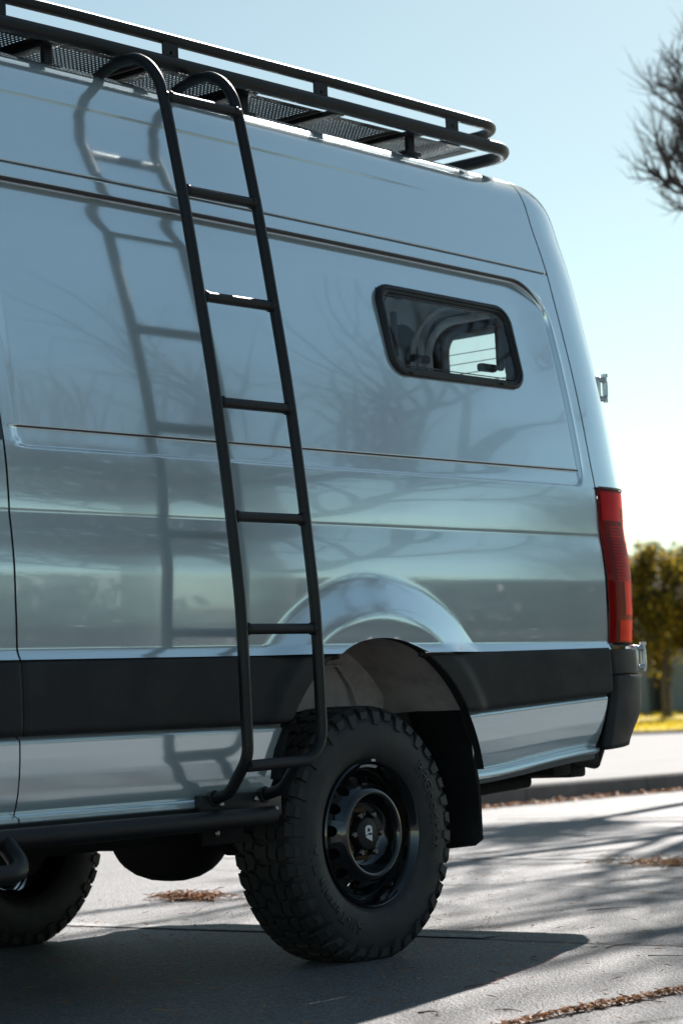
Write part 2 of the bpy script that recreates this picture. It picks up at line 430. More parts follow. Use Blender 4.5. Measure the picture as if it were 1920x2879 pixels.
def side_shell(name, xs, rows, hole=None, arch=True, feat=True, mirror=False, parent=van, material=None):
    V = []
    for w, y in rows:
        for x in xs:
            z = w+sag(w, x); yy = y+(disp(x, w) if (feat and w < 2.62) else 0)
            V.append((x, 2.02-yy if mirror else yy, z))
    nc = len(xs)
    def skip(i, j):
        if not hole: return False
        x = (xs[j]+xs[j+1])/2; w = rows[i][0]
        return hole[0] < x < hole[1] and hole[2] < w < hole[3]
    F = grid_faces(len(rows), nc, skip)
    if mirror: F = [tuple(reversed(f)) for f in F]
    if arch: V, F = cut_arch(V, F, ARC[2])
    return mesh(name, V, F, material or M['paint'], parent, True, None)
panel_rows = [r for r in ROWS if r[0] <= 2.5999]
roof_rows = [r for r in ROWS if r[0] >= 2.5999 or r[1] > .2539]
side = side_shell('side_panel', SX, ROWS[:len(rows)+24], WIN)
# panel ahead of the gap, with the black side glass
fx = columns(-3.45, -1.494, lambda x: .03)
side_shell('front_side_panel', fx, [r for r in ROWS[:len(rows)+24]], None, False)
roofx = columns(-3.45, 1.318, lambda x: .12)
side_shell('roof', roofx, ROWS[len(rows)+23:], None, False, False)
side_shell('roof', roofx, ROWS[len(rows)+23:], None, False, False, True)
side_shell('far_side_panel', roofx, ROWS[:len(rows)+24:3]+[ROWS[len(rows)+23]], None, True, False, True)
def strip(name, path, w, m, parent):   # vertical backing strip behind a gap
    V = []; F = []
    for i, (x, y, z) in enumerate(path): V += [(x-w, y, z), (x+w, y, z)]
    for i in range(len(path)-1): F.append((2*i, 2*i+1, 2*i+3, 2*i+2))
    return mesh(name, V, F, m, parent)
gap_pts = [(w, y) for w, y in ROWS[:len(rows)+24]]
strip('panel_gap', [(-1.4905, y+.014, w+sag(w, -1.49)) for w, y in gap_pts if w < 1.56], .02, M['dark'], van)
strip('door_gap', [(1.3215, y+.012, w+sag(w, 1.32)) for w, y in gap_pts], .02, M['dark'], van)
# closed seam above 1.56 in front: the glass
gl = []
for z in [1.552+.66*i/14 for i in range(15)]:
    for x in (-3.0, -1.497): gl.append((x, base_y(z)-.006, z+sag(z, x)))
mesh('side_glass', gl, grid_faces(15, 2), M['black_glass'], van)
# dark strips added to darken the recess's upper edge and the step below it
def edge_pt(x, w, o): return (x, base_y(w)+o, w+sag(w, x))
P = [edge_pt(-3.4+.1*i, 2.3125, -.0005) for i in range(45)]+[edge_pt(1.077+.17*math.sin(R_(a)), 2.3125-.17*(1-math.cos(R_(a))), -.0005) for a in range(0, 56, 5)]
rr = [.0062]*(len(P)-9)+[.0062*(1-i/9.5) for i in range(9)]
tube('drip_moulding', P, rr, M['moulding'], van, 10)
P = [edge_pt(-1.43+.0889*i, 1.5965, .0035) for i in range(31)]
tube('sealed_seam', P, .0026, M['moulding'], van, 8)
P = [edge_pt(-3.4+.1*i, 2.367, .0005) for i in range(48)]
tube('roof_seam', P, .0024, M['moulding2'], van, 8)  # grey strip added so the groove of the roof seam reads darker
# arch lip
def arc_pts(R, a0, a1, n, c=ARC): return [(c[0]+R*math.cos(R_(a0+(a1-a0)*i/n)), c[1]+R*math.sin(R_(a0+(a1-a0)*i/n))) for i in range(n+1)]
A = arc_pts(ARC[2], 170, 8, 70)
lipV = []
for x, z in A:
    yb = lerp(-.0275, -.037, sm(.945, .965, z))
    lipV += [(x, yb, z), (x, yb+.03, z-.001), (lerp(ARC[0], x, 1.02), yb+.035, lerp(ARC[1], z, 1.02))]
mesh('arch_lip', lipV, grid_faces(len(A), 3), M['under'], van, True, 30)
# black cladding bands
def band(name, xs, z0f, z1f, yf, m, arch=True, nz=24, thick=.02):
    V = []
    for i in range(nz+1):
        t = i/nz
        for x in xs:
            z = lerp(z0f(x), z1f(x), t); V.append((x, yf(x, z, t), z))
    F = grid_faces(nz+1, len(xs))
    if arch: V, F = cut_arch(V, F, ARC[2]+.0015)
    o = mesh(name, V, F, m, van, True, 50)
    if name != 'lower_panel': s = o.modifiers.new('thickness', 'SOLIDIFY'); s.thickness = thick; s.offset = -1
    return o
def clad_y(x, z, t):
    y = -.013-.004*math.sin(math.pi*t)+.010*(sm(.94, 1.0, t)+sm(.06, 0, t))
    r = math.hypot(x-ARC[0], z-ARC[1]); return y-.014*sm(.63, .57, r)
ztop = lambda x: .9555+.0035*(x+1.5)
CF = columns(-1.486, -.10, lambda x: .02 if x < -.7 else .008)
CRR = columns(.12, 1.305, lambda x: .02 if x > .8 else .008)
c1 = band('cladding', CF, lambda x: .7495, ztop, clad_y, M['clad'])
c2 = band('cladding', CRR, lambda x: .757+.040*max(0, (x-.48)/.82), ztop, clad_y, M['clad'])
band('cladding', columns(-3.45, -1.4915, lambda x: .1 if x < -1.6 else .012), lambda x: .7495, ztop, clad_y, M['clad'], False)
# lower silver panels: ledge on top, tuck under, rolled flange at the foot
def low_y(x, z, t):
    return interp(t, [0, .035, .085, .11, .2, .35, .55, .75, .93, .955, 1.0], [.030, .018, .020, .040, .0305, .0195, .0105, .006, .004, .006, .020])
c3 = band('lower_panel', columns(-1.486, -.30, lambda x: .015), lambda x: .512, lambda x: .7505, low_y, M['paint'], False, 48)
me = c3.data
for v in me.vertices:       # its rear end slants along the arch
    xe = interp(v.co.z, [.51, .60, .75], [-.487, -.462, -.425])
    v.co.x = -1.486+(v.co.x+1.486)*(xe+1.486)/(-.30+1.486)
c4 = band('lower_panel', columns(.50, 1.30, lambda x: .015), lambda x: .532+.058*sm(.45, 1.35, x)*1.0, lambda x: .7575+.040*max(0, (x-.48)/.82), low_y, M['paint'], False, 48)
for v in c4.data.vertices:
    xe = interp(v.co.z, [.59, .80], [1.250, 1.306]); xs_ = interp(v.co.z, [.53, .76], [.545, .470])
    v.co.x = xs_+(v.co.x-.50)*(xe-xs_)/(1.30-.50)
band('lower_panel', columns(-3.45, -1.4915, lambda x: .1 if x < -1.6 else .012), lambda x: .512, lambda x: .7505, low_y, M['paint'], False, 48)
strip('panel_gap', [(-1.4890, .050, .512), (-1.4890, .034, .76), (-1.4890, .02, .955)], .02, M['dark'], van)
box('rocker', -3.4, -.50, .022, .16, .462, .53, M['under'], van, .008)
box('pinch_weld', -3.4, -.80, .024, .030, .486, .512, M['steel'], van, .001)
V = []
for i in range(21):
    x = lerp(.56, 1.25, i/20); z = .532+.058*sm(.45, 1.35, x); V += [(x, .040, z+.01), (x, .038, z-.008), (x, .040, z-.018), (x, .20, z-.022)]
mesh('rear_sill_flange', V, grid_faces(21, 4), M['sill'], van, True, 30)
# rear end: corner, doors
XR = .338
def xtop(w): return 1.0 if w < 2.56 else math.sqrt(max(0.0, 1-((w-2.56)/.233)**2.4))
def cap_pt(w, y0, t, x0=1.3245, out=0.0, rx=None, ry=.31):
    """t 0..1: round the corner, 1..2: across to the middle of the rear"""
    rx = (XR if rx is None else rx)*xtop(w); ry = min(ry, 1.01-y0); n = 2.5
    if t <= 1:
        a = t*math.pi/2; s_, c_ = math.sin(a), math.cos(a)
        x = x0+(rx+out)*abs(s_)**(2/n); y = y0+ry-(ry+out)*abs(c_)**(2/n)
    else: x = x0+rx+out; y = lerp(y0+ry, 1.01, t-1)
    return x, y
TT = [i/26 for i in range(27)]+[1+i/24 for i in range(1, 25)]
RWIN = (1.06, 1.86, 1.555, 2.245)        # hole in t and height
def rear_shell(name, rws, tt, hole=False, mirror=False, m=None, out=0):
    V = []
    for w, y0 in rws:
        for t in tt:
            x, y = cap_pt(w, y0, t, out=out); z = w+sag(w, 1.32)
            V.append((x, 2.02-y if mirror else y, z))
    nc = len(tt)
    def skip(i, j): return hole and RWIN[0] < (tt[j]+tt[j+1])/2 < RWIN[1] and 1.27 < rws[i][0] < RWIN[3]
    F = grid_faces(len(rws), nc, skip)
    if mirror: F = [tuple(reversed(f)) for f in F]
    return mesh(name, V, F, m or M['paint'], van, True, None)
hi = [r for r in ROWS if r[0] > 1.538]; hi = hi[:1]+hi[1::2]+[ROWS[-1]]
lo = [(.97+.02*i, base_y(max(.985, .97+.02*i))) for i in range(29)]
for mir in (False, True):
    d = rear_shell('rear_door', hi, TT, True, mir)
    d2 = rear_shell('rear_door', lo, [t for t in TT if t > .55], True, mir)
# rear window: frame, pane, heating lines
def rear_pt(t, w): x, y = cap_pt(w, base_y(w), t); return Vector((x, y, w+sag(w, 1.32)))
for mir in (False, True):
    rw = empty('rear_window', (0, 0, 0), van)
    fx_ = lambda v: (v.x, 2.02-v.y if mir else v.y, v.z)
    y0, y1, z0, z1 = .40, .935, 1.25, 2.262  # foot lowered out of view to let more sun into the interior
    outer = rrect(y0-.05, y1+.05, z0-.05, z1+.05, .09); inner = rrect(y0+.02, y1-.02, z0+.02, z1-.02, .075)
    rings('frame', [[fx_(Vector((xx, y, z))) for y, z in L] for L, xx in ((outer, 1.655), (outer, 1.668), (inner, 1.668), (inner, 1.62), (outer, 1.62))], M['seal'], rw)
    mesh('pane', [fx_(Vector((1.656, y, z))) for y, z in rrect(y0, y1, z0, z1, .09)], [tuple(range(36))], M['rearglass'], rw, False)
    if not mir:
        hl = box('heating_line', 1.6525, 1.6545, y0+.03, y1-.03, -.0016, .0016, M['interior'], rw, 0)
        hl.location = (0, 0, 1.60)
        for k in range(1, 15):
            h2 = hl.copy(); col.objects.link(h2); h2.parent = rw; h2.location = (0, 0, 1.60+.04*k)
# interior lining and ribs
def interior():
    V = []; F = []
    def quad(a, b, c, d): i = len(V); V.extend([a, b, c, d]); F.append((i, i+1, i+2, i+3))
    def wall(pt, us, vs_, hole):
        for i in range(len(us)-1):
            for j in range(len(vs_)-1):
                u0, u1, v0, v1 = us[i], us[i+1], vs_[j], vs_[j+1]
                if hole[0] <= u0 and u1 <= hole[1] and hole[2] <= v0 and v1 <= hole[3]: continue
                quad(pt(u0, v0), pt(u1, v0), pt(u1, v1), pt(u0, v1))
    iy = lambda z: base_y(max(1.0, min(z, 2.59)))+.045
    wall(lambda x, z: (x, iy(z), z), [-3, WIN[0], WIN[1], 1.36], [1.10, 1.2, 1.6, 1.75, WIN[2], 2.0, 2.09, WIN[3], 2.3, 2.45, 2.58], WIN)
    wall(lambda y, z: (1.62, y, z), [.34, .42, .925, 1.095, 1.60, 1.68], [1.10, 1.27, 2.245, 2.50], (.42, .925, 1.27, 2.245))
    for mir in (0, 1):
        m_ = lambda y: 2.02-y if mir else y
        quad((1.36, m_(iy(1.1)), 1.10), (1.36, m_(iy(2.0)), 2.0), (1.62, m_(.34), 2.0), (1.62, m_(.34), 1.10))
        quad((1.36, m_(iy(2.0)), 2.0), (1.36, m_(iy(2.5)), 2.5), (1.62, m_(.34), 2.5), (1.62, m_(.34), 2.0))
    quad((-3, 1.97, 1.10), (1.36, 1.97, 1.10), (1.36, 1.78, 2.58), (-3, 1.78, 2.58))
    quad((-3, .28, 2.58), (1.36, .28, 2.58), (1.36, 1.01, 2.69), (-3, 1.01, 2.69)); quad((-3, 1.01, 2.69), (1.36, 1.01, 2.69), (1.36, 1.78, 2.58), (-3, 1.78, 2.58))
    quad((1.36, .28, 2.58), (1.36, 1.74, 2.58), (1.62, 1.68, 2.50), (1.62, .34, 2.50)); quad((-3, .05, 1.10), (1.36, .05, 1.10), (1.36, 1.97, 1.10), (-3, 1.97, 1.10)); quad((1.36, .05, 1.10), (1.62, .34, 1.10), (1.62, 1.68, 1.10), (1.36, 1.97, 1.10)); quad((-3, .05, 1.10), (-3, 1.97, 1.10), (-3, 1.78, 2.58), (-3, .28, 2.58))
    mesh('interior_lining', V, F, M['interior'], van, False)
    for k, (g, r) in enumerate(((.03, .016), (.085, .012))):
        P = [(1.60-.03*k, y, z) for y, z in rrect(.40-g, .935+g, 1.24-g, 2.255+g, .10+g)]
        tube('door_rib', P+[P[0]], r, M['trim'], van, 8, False)
    for x in (.75, 1.15): tube('roof_rib', [(x, .26, 2.2), (x, .31, 2.5), (x, .45, 2.62), (x, 1.0, 2.70), (x, 1.6, 2.62)], .02, M['trim'], van, 8)
interior()
# side window
def window():
    w = empty('side_window', (0, 0, 0), van)
    px = lambda x, z, o: (x, base_y(z)+.0055+o, z+sag(z, x))
    L = lambda g, r: rrect(.262+g, 1.006-g, 1.874+g, 2.200-g, r)
    spec = [(.002, .070, .0), (.002, .070, -.010), (.007, .066, -.016), (.017, .058, -.018), (.020, .056, -.013), (.029, .050, -.011), (.033, .048, -.005), (.036, .046, .03), (.02, .056, .05)]
    rings('frame', [[px(x, z, o) for x, z in L(g, r)] for g, r, o in spec], M['seal'], w, sharp=30)
    mesh('pane', [px(x, z, -.005) for x, z in L(.034, .048)], [tuple(range(36))], M['glass'], w, False)
    # acrylic rim just inside the frame
    rings('pane_rim', [[px(x, z, o) for x, z in L(g, r)] for g, r, o in ((.036, .047, -.0065), (.038, .046, -.0072), (.040, .045, -.0065))], M['seal'], w)
    for x, z, s_ in ((.47, 1.945, 1), (.845, 1.945, 1)):
        box('latch', x-.045, x+.045, base_y(z)+.018, base_y(z)+.045, z-.012, z+.016, M['seal'], w, .008)
    box('stay_arm', .925, .955, base_y(2.02)+.02, base_y(2.02)+.04, 1.945, 2.10, M['seal'], w, .008)
    box('stay_arm', .345, .365, base_y(2.02)+.02, base_y(2.02)+.04, 1.945, 2.10, M['seal'], w, .006)
    for x in (.36, .86): box('drain_cap', x-.012, x+.012, base_y(1.884)-.0175, base_y(1.884)-.013, 1.881, 1.888, M['tubing'], w, .001)
    box('window_label', .365, .40, base_y(2.146)+.0005, base_y(2.146)-.0002, 2.143, 2.148, M['tubing'], w, 0)
window()
# tail lights
def tail_light(mir):
    t_ = empty('tail_light', (0, 0, 0), van); fx_ = (lambda p: (p[0], 2.02-p[1], p[2])) if mir else (lambda p: p)
    zs = [.978+.557*i/30 for i in range(31)]
    tt = [i/26*.80 for i in range(27)]
    def xoff(z): return interp(z, [.978, 1.10, 1.2, 1.33, 1.40, 1.535], [-.008, .004, .004, -.002, -.012, 0.0])
    def shell(name, m, inset, t0=0., t1=.8, za=.978, zb=1.535):
        V = []
        for i in range(31):
            z = lerp(za, zb, i/30)
            for k in range(27):
                t = lerp(t0, t1, k/26); q = .0015+inset*(1-sm(.60, .76, t))*sm(-.02, .05, t) if name == 'housing' else inset
                x, y = cap_pt(z, base_y(max(z, .985)), t, out=.007-q); V.append(fx_((x+xoff(z), y+q*.4, z)))
        F = grid_faces(31, 27)
        if mir: F = [tuple(reversed(f)) for f in F]
        return mesh(name, V, F, m, t_, True, 40)
    ln = shell('lens', M['lens'], 0.0)
    shell('housing', M['lamp_dark'], .0045, 0., .84, .9795, 1.5335)
    shell('reflector', M['lamp_red'], .003, .02, .55, 1.42, 1.525)
    shell('reflector', M['lamp_red'], .0035, .42, .60, 1.15, 1.50)
    shell('reflector', M['lamp_dark'], .0022, .30, .46, 1.30, 1.47)
    shell('reflector', M['lamp_red'], .003, .10, .50, .985, 1.06)
    shell('reflector', M['lamp_red'], .003, .18, .60, 1.08, 1.20)
    for k in range(18):
        z = 1.20+.0115*k
        shell('light_rib', M['lamp_red'], .0025, .09, .28, z, z+.004) if not mir else None
    for zc, nm in ((.9792, 'lower_seal'), (1.5340, 'upper_seal')):  # caps added to stop red sunlight leaking between lens and housing
        V = []
        for k in range(27):
            t = .84*k/26
            for o_ in (.0065, -.002):
                x, y = cap_pt(zc, base_y(max(zc, .985)), t, out=o_); V.append(fx_((x+xoff(zc), y, zc)))
        mesh(nm, V, grid_faces(27, 2), M['seal'], t_)
    V = []
    for k in range(27):
        x, y = cap_pt(1.537, base_y(1.537), .80*k/26, out=.010); V += [fx_((x, y, 1.535)), fx_((x, y, 1.542))]
    mesh('top_seal', V, [(2*i, 2*i+2, 2*i+3, 2*i+1) for i in range(26)], M['seal'], t_)
tail_light(False); tail_light(True)
# bumper
def bumper():
    b = empty('rear_bumper', (0, 0, 0), van)
    for mir in (False, True):
        def shell(name, za, zb, o2):
            V = []; nz = 14
            tt = [i/24 for i in range(25)]+[1+i/6 for i in range(1, 7)]
            for i in range(nz+1):
                for t in tt:
                    zb0 = lerp(.600, .632, min(1, t)); z = lerp(max(za, zb0) if za < .62 else za, zb, i/nz) if za > .62 else lerp(zb0, zb, i/nz)
                    x0 = interp(z, [.60, .80, .89, .955], [1.262, 1.322, 1.330, 1.313])
                    tuck = .05*sm(.76, .59, z)
                    x, y = cap_pt(z, .0, t, x0=x0, out=o2-tuck*min(1, t*2), rx=1.688-x0, ry=.26)
                    V.append((x, 2.02-y if mir else y, z))
            F = grid_faces(nz+1, len(tt))
            if mir: F = [tuple(reversed(f)) for f in F]
            o = mesh(name, V, F, M['clad'], b, True, 50); s = o.modifiers.new('thickness', 'SOLIDIFY'); s.thickness = .025; s.offset = -1
        shell('lower_shell', .60, .862, .004); shell('upper_shell', .866, .957, -.006)
    box('corner_backing', 1.18, 1.36, .065, .22, .60, .95, M['under'], van, .01)
    box('tow_cover', 1.18, 1.29, .17, .30, .515, .60, M['under'], van, .01)
    tube('tow_eye', [(1.30, .22, .62), (1.42, .22, .575), (1.50, .22, .56), (1.52, .22, .60)], .035, M['under'], van, 14)
    box('hitch_beam', 1.40, 1.50, .25, 1.77, .50, .58, M['under'], van, .012)
    box('hitch_receiver', 1.40, 1.70, .95, 1.07, .44, .52, M['under'], van, .008)
    bh = lathe('bumper_bolt', [(0, 0), (.009, 0), (.009, .006), (0, .006)], lambda r, d, a: (1.655+d*.3, .135+r*math.cos(a), .70+r*math.sin(a)), 14, M['dark'], b)
bumper()
# hinges on the rear corner
def hinge(z, x, y):
    h = empty('door_hinge', (x, y, z), van)
    box('leaf', -.03, .012, -.02, .016, -.048, .048, M['zinc'], h, .006)
    P = fillet([(0, -.012, -.036), (.036, -.02, -.036), (.036, -.02, .036), (0, -.012, .036)], .014, 5)
    tube('bracket', P, .011, M['zinc'], h, 10)
    tube('pin', [(.036, -.02, -.05), (.036, -.02, .05)], .009, M['zinc'], h, 12)
    tube('pin_cap', [(.036, -.02, .046), (.036, -.02, .058)], .013, M['zinc'], h, 12)
hinge(1.945, 1.672, .235); hinge(.928, 1.715, .16)
# wheelhouse, mudflap
def wheelhouse():
    w = empty('wheelhouse', (0, 0, 0), van)
    V = []; P = arc_pts(.525, 150, 30, 30)
    for x, z in P: V += [(x, .015, z), (x, .20, z+.008), (x, .34, z+.004)]
    mesh('arch_liner', V, grid_faces(31, 3), M['liner'], w, True, 40)
    V = []; nx = 40
    for i in range(nx+1):
        x = lerp(-.52, .56, i/nx); zt = ARC[1]+math.sqrt(max(.01, .53**2-(x-ARC[0])**2))
        for k in range(9):
            t = k/8; z = lerp(.782+.012*math.sin(x*7), max(zt, .80), t); V.append((x, .335+.012*math.sin(3.2*x+1)-.03*t*t, z))
    mesh('inner_panel', V, grid_faces(nx+1, 9), M['liner'], w, True, 50)
    tube('panel_seam', [(-.20, .318, .905), (0.0, .316, .892), (.02, .314, .92), (.22, .316, .93)], .004, M['liner'], w, 6)
    tube('panel_seam', [(.20, .318, .93), (.27, .322, .86), (.30, .326, .79)], .006, M['liner'], w, 6)
    V = []
    for x, z in arc_pts(.54, 172, 8, 40): V += [(x, .33, z), (x, .62, z)]
    mesh('inner_arch', V, grid_faces(41, 2), M['under'], w)
    box('inner_wall', -.56, .58, .60, .64, .45, 1.04, M['under'], w, 0)
wheelhouse()
V = []; prof = fillet([(.462, .765, 0), (.515, .64, 0), (.540, .50, 0), (.540, .335, 0)], [.25, .3], 6)
pts = [(p.x, p.y) for p in prof]
for k, (x, z) in enumerate(pts):
    for y, dx in ((.022, 0), (.016, .006), (.022, .014), (.24, .014), (.25, .006), (.24, 0)): V.append((x+dx, y, z))
n = len(pts); V2 = list(V)
F = [(i*6+j, i*6+(j+1) % 6, (i+1)*6+(j+1) % 6, (i+1)*6+j) for i in range(n-1) for j in range(6)]
lowp = [(.538, .028, .315), (.536, .024, .315), (.548, .030, .315), (.548, .235, .30), (.540, .24, .30), (.536, .235, .30)]
b0 = len(V2)-6; V2 += [(x, y+.02 if y < .1 else y-.02, z) for x, y, z in lowp]; b1 = len(V2)-6
F += [(b0+j, b0+(j+1) % 6, b1+(j+1) % 6, b1+j) for j in range(6)]+[tuple(b1+j for j in range(6))]
mesh('mudflap', V2, F, M['clad'], van, True, 40, recalc=True)
# underbody
box('floor_pan', -3.6, 1.45, .30, 1.72, .52, .585, M['under'], van, .01)
box('floor_pan', -3.6, -.55, .12, .30, .50, .56, M['under'], van, .01); box('floor_pan', -3.6, -.55, 1.72, 1.93, .47, .56, M['under'], van, .01)
box('floor_pan', .56, 1.4, .12, .30, .56, .62, M['under'], van, .01); box('floor_pan', .56, 1.4, 1.72, 1.93, .54, .62, M['under'], van, .01)
for y in (.52, 1.46): box('chassis_rail', -3.6, 1.4, y-.04, y+.04, .46, .56, M['under'], van, .01)
tube('axle_tube', [(0, .22, .39), (0, 1.80, .39)], .055, M['under'], van, 18)
def blob(name, c, r, prof, m):
    V = []; nu, nv = 28, 16
    for i in range(nv+1):
        a = math.pi*i/nv
        for j in range(nu):
            b = 2*math.pi*j/nu; s_ = math.sin(a)
            V.append((c[0]+r[0]*s_*math.cos(b), c[1]+r[1]*math.copysign(abs(math.cos(a))**.8, math.cos(a)), c[2]+r[2]*s_*math.sin(b)))
    F = []
    for i in range(nv):
        for j in range(nu): F.append((i*nu+j, i*nu+(j+1) % nu, (i+1)*nu+(j+1) % nu, (i+1)*nu+j))
    return mesh(name, V, F, m, van, True, None, recalc=True)
blob('differential_housing', (0, .925, .385), (.17, .215, .15), None, M['under'])
box('spare_carrier', -.60, -.25, .62, 1.05, .45, .52, M['under'], van, .03)
box('fuel_tank', -1.9, -.75, .55, 1.25, .45, .53, M['under'], van, .04)
tube('exhaust_pipe', [(-1.6, .40, .42), (-.3, .42, .43), (.3, .45, .46), (1.2, .5, .48)], .03, M['under'], van, 12)
tube('brake_hose', fillet([(.05, .62, .36), (.05, .655, .325), (.05, .72, .325), (.05, .74, .37)], .02, 5), .007, M['under'], van, 8)
box('spring_hanger', -.60, -.50, .40, .50, .40, .54, M['under'], van, .01); box('spring_hanger', .52, .60, .40, .50, .40, .56, M['under'], van, .01)
tube('prop_shaft', [(-.15, .95, .40), (-1.2, .97, .46), (-2.4, 1.0, .48)], .04, M['under'], van, 12)
tube('brake_line', [(-.04, .25, .455), (-.05, .5, .46), (-.05, .75, .47), (-.2, .78, .50)], .006, M['under'], van, 6)
tube('tail_pipe', [(.3, .45, .46), (.7, .47, .50), (1.0, .40, .48), (1.25, .34, .50)], .026, M['under'], van, 12)
for y in (.34, 1.68):
    tube('leaf_spring', [(-.62, y, .50), (-.3, y, .385), (0, y, .335), (.3, y, .385), (.62, y, .50)], .03, M['under'], van, 10)
    tube('shock_absorber', [(.12, y+.06, .33), (.30, y+.05, .62)], .028, M['under'], van, 12)
# ------------------------------------------------------------------ wheels
TR, TWD = .402, .262
# tyre section: (radius, distance in from the outer face), outer bead -> inner bead
TS = [(.226, .030), (.236, .020), (.262, .006), (.300, .000), (.336, .003), (.362, .011), (.377, .020), (.385, .031), (.3885, .048), (.390, .090), (.3905, .131)]
TS = TS+[(r, TWD-d) for r, d in reversed(TS[:-1])]
TL = [0]
for i in range(1, len(TS)): TL.append(TL[-1]+math.hypot(TS[i][0]-TS[i-1][0], TS[i][1]-TS[i-1][1]))
fr_, fd_ = pchip(TL, [p[0] for p in TS]), pchip(TL, [p[1] for p in TS])
def tyre_pt(s, a, h=0.0):
    e = .001; r, d = fr_(s), fd_(s); tr, td = fr_(s+e)-fr_(s-e), fd_(s+e)-fd_(s-e); q = math.hypot(tr, td) or 1
    r += h*td/q; d -= h*tr/q
    return (r*math.sin(a), d, r*math.cos(a))
MID = TL[10]; SH = MID-TL[7]     # centre line and its distance to the shoulder
def tyre_mesh():
    V = []; F = []; n = 128; ss = [TL[-1]*i/70 for i in range(71)]
    for k in range(n):
        for s in ss: V.append(tyre_pt(s, 2*math.pi*k/n))
    m_ = len(ss)
    for k in range(n):
        for i in range(m_-1): F.append((k*m_+i, k*m_+i+1, ((k+1) % n)*m_+i+1, ((k+1) % n)*m_+i))
    rnd = random.Random(2)
    def block(poly, h, h2=None, bev=.0025):
        """poly: (u along the tread in radians, s across), top loop shrunk a little"""
        c = (sum(p[0] for p in poly)/len(poly), sum(p[1] for p in poly)/len(poly)); i = len(V); k = len(poly)
        for u, s in poly: V.append(tyre_pt(s, u, -.004))
        for j, (u, s) in enumerate(poly):
            hh = h if h2 is None else (h2[j]); V.append(tyre_pt(s, u, hh-.0018))
        for j, (u, s) in enumerate(poly):
            hh = h if h2 is None else (h2[j]); V.append(tyre_pt(lerp(s, c[1], .05), lerp(u, c[0], .07), hh))
        for L in (0, k):
            for j in range(k): F.append((i+L+j, i+L+(j+1) % k, i+L+k+(j+1) % k, i+L+k+j))
        F.append(tuple(i+2*k+j for j in range(k)))
    NP = 40; du = 2*math.pi/NP
    for k in range(NP):
        u = k*du
        for sgn in (-1, 1):
            S = lambda v: MID+sgn*v
            o = 0 if sgn < 0 else du*.5
            long_ = (k % 2 == 0); ext = .054 if long_ else .036
            a, b = u+o+.05*du, u+o+.76*du
            # shoulder lug: three strips, wrapping on to the sidewall
            v = [.070, .095, SH-.004, SH+.016, SH+ext]
            hs = [.0130, .0145, .0155, .0135, .0055]
            jog = [0, .10*du, .22*du, .16*du, .05*du]
            wid = [0, .0, .0, .04*du, .12*du]
            for q in range(4):
                P = [(a+jog[q]+wid[q], S(v[q])), (b+jog[q]-wid[q], S(v[q])), (b+jog[q+1]-wid[q+1], S(v[q+1])), (a+jog[q+1]+wid[q+1], S(v[q+1]))]
                block(P, 0, [hs[q], hs[q], hs[q+1], hs[q+1]])
            # small side biter between the lugs
            a2 = b+.02*du; block([(a2, S(SH+.012)), (a2+.20*du, S(SH+.012)), (a2+.16*du, S(SH+.030)), (a2-.05*du, S(SH+.034))], .005)
            # inner interlocking block
            a, b = u+o+.16*du, u+o+.92*du
            block([(a, S(.036)), (a+.42*du, S(.030)), (b, S(.038)), (b+.12*du, S(.062)), (b-.2*du, S(.066)), (a+.2*du, S(.058)), (a-.05*du, S(.064))], .0125)
        a, b = u+.06*du, u+.90*du
        block([(a, MID-.026), (a+.36*du, MID-.020), (b, MID-.026), (b-.1*du, MID-.003), (b+.06*du, MID+.022), (a+.40*du, MID+.026), (a+.10*du, MID+.020), (a+.16*du, MID+.002)], .0125)
    # two raised rings on the sidewall
    for rr in (.243, .352):
        for face in (0, 1):
            i = len(V); n2 = 96
            for k in range(n2):
                a = 2*math.pi*k/n2
                for dr, dd in ((-.003, .002), (0, -.002), (.003, .002)):
                    d = interp(rr, [p[0] for p in TS[:8]], [p[1] for p in TS[:8]])+dd; d = d if not face else TWD-d
                    V.append(((rr+dr)*math.sin(a), d, (rr+dr)*math.cos(a)))
            for k in range(n2):
                for q in range(2): F.append((i+k*3+q, i+k*3+q+1, i+((k+1) % n2)*3+q+1, i+((k+1) % n2)*3+q))
    me = bpy.data.meshes.new('tyre'); me.from_pydata(V, [], F); me.update()
    bm = bmesh.new(); bm.from_mesh(me); bmesh.ops.recalc_face_normals(bm, faces=bm.faces); bm.to_mesh(me); bm.free()
    return me
def patch_hole(fn, u0, u1, v0, v1, uc, vc, rad, k=24, V=None, F=None, asp=1.0):
    """a patch u0..u1 x v0..v1 with a round hole, through fn(u, v)"""
    i = len(V); angs = [2*math.pi*j/k+math.pi/4 for j in range(k)]
    for a in angs:
        c, s = math.cos(a), math.sin(a)
        V.append(fn(uc+rad*c*asp, vc+rad*s))
        tu = ((u1-uc) if c > 0 else (u0-uc))/c if abs(c) > 1e-9 else 1e9
        tv = ((v1-vc) if s > 0 else (v0-vc))/s if abs(s) > 1e-9 else 1e9
        # square mapping so that corners are hit
        m_ = max(abs(c), abs(s)); su, sv = c/m_, s/m_
        V.append(fn(uc+(su*(u1-uc) if su > 0 else -su*(u0-uc)), vc+(sv*(v1-vc) if sv > 0 else -sv*(v0-vc))))
    for j in range(k):
        a, b = i+2*j, i+2*((j+1) % k); F.append((a, b, b+1, a+1))
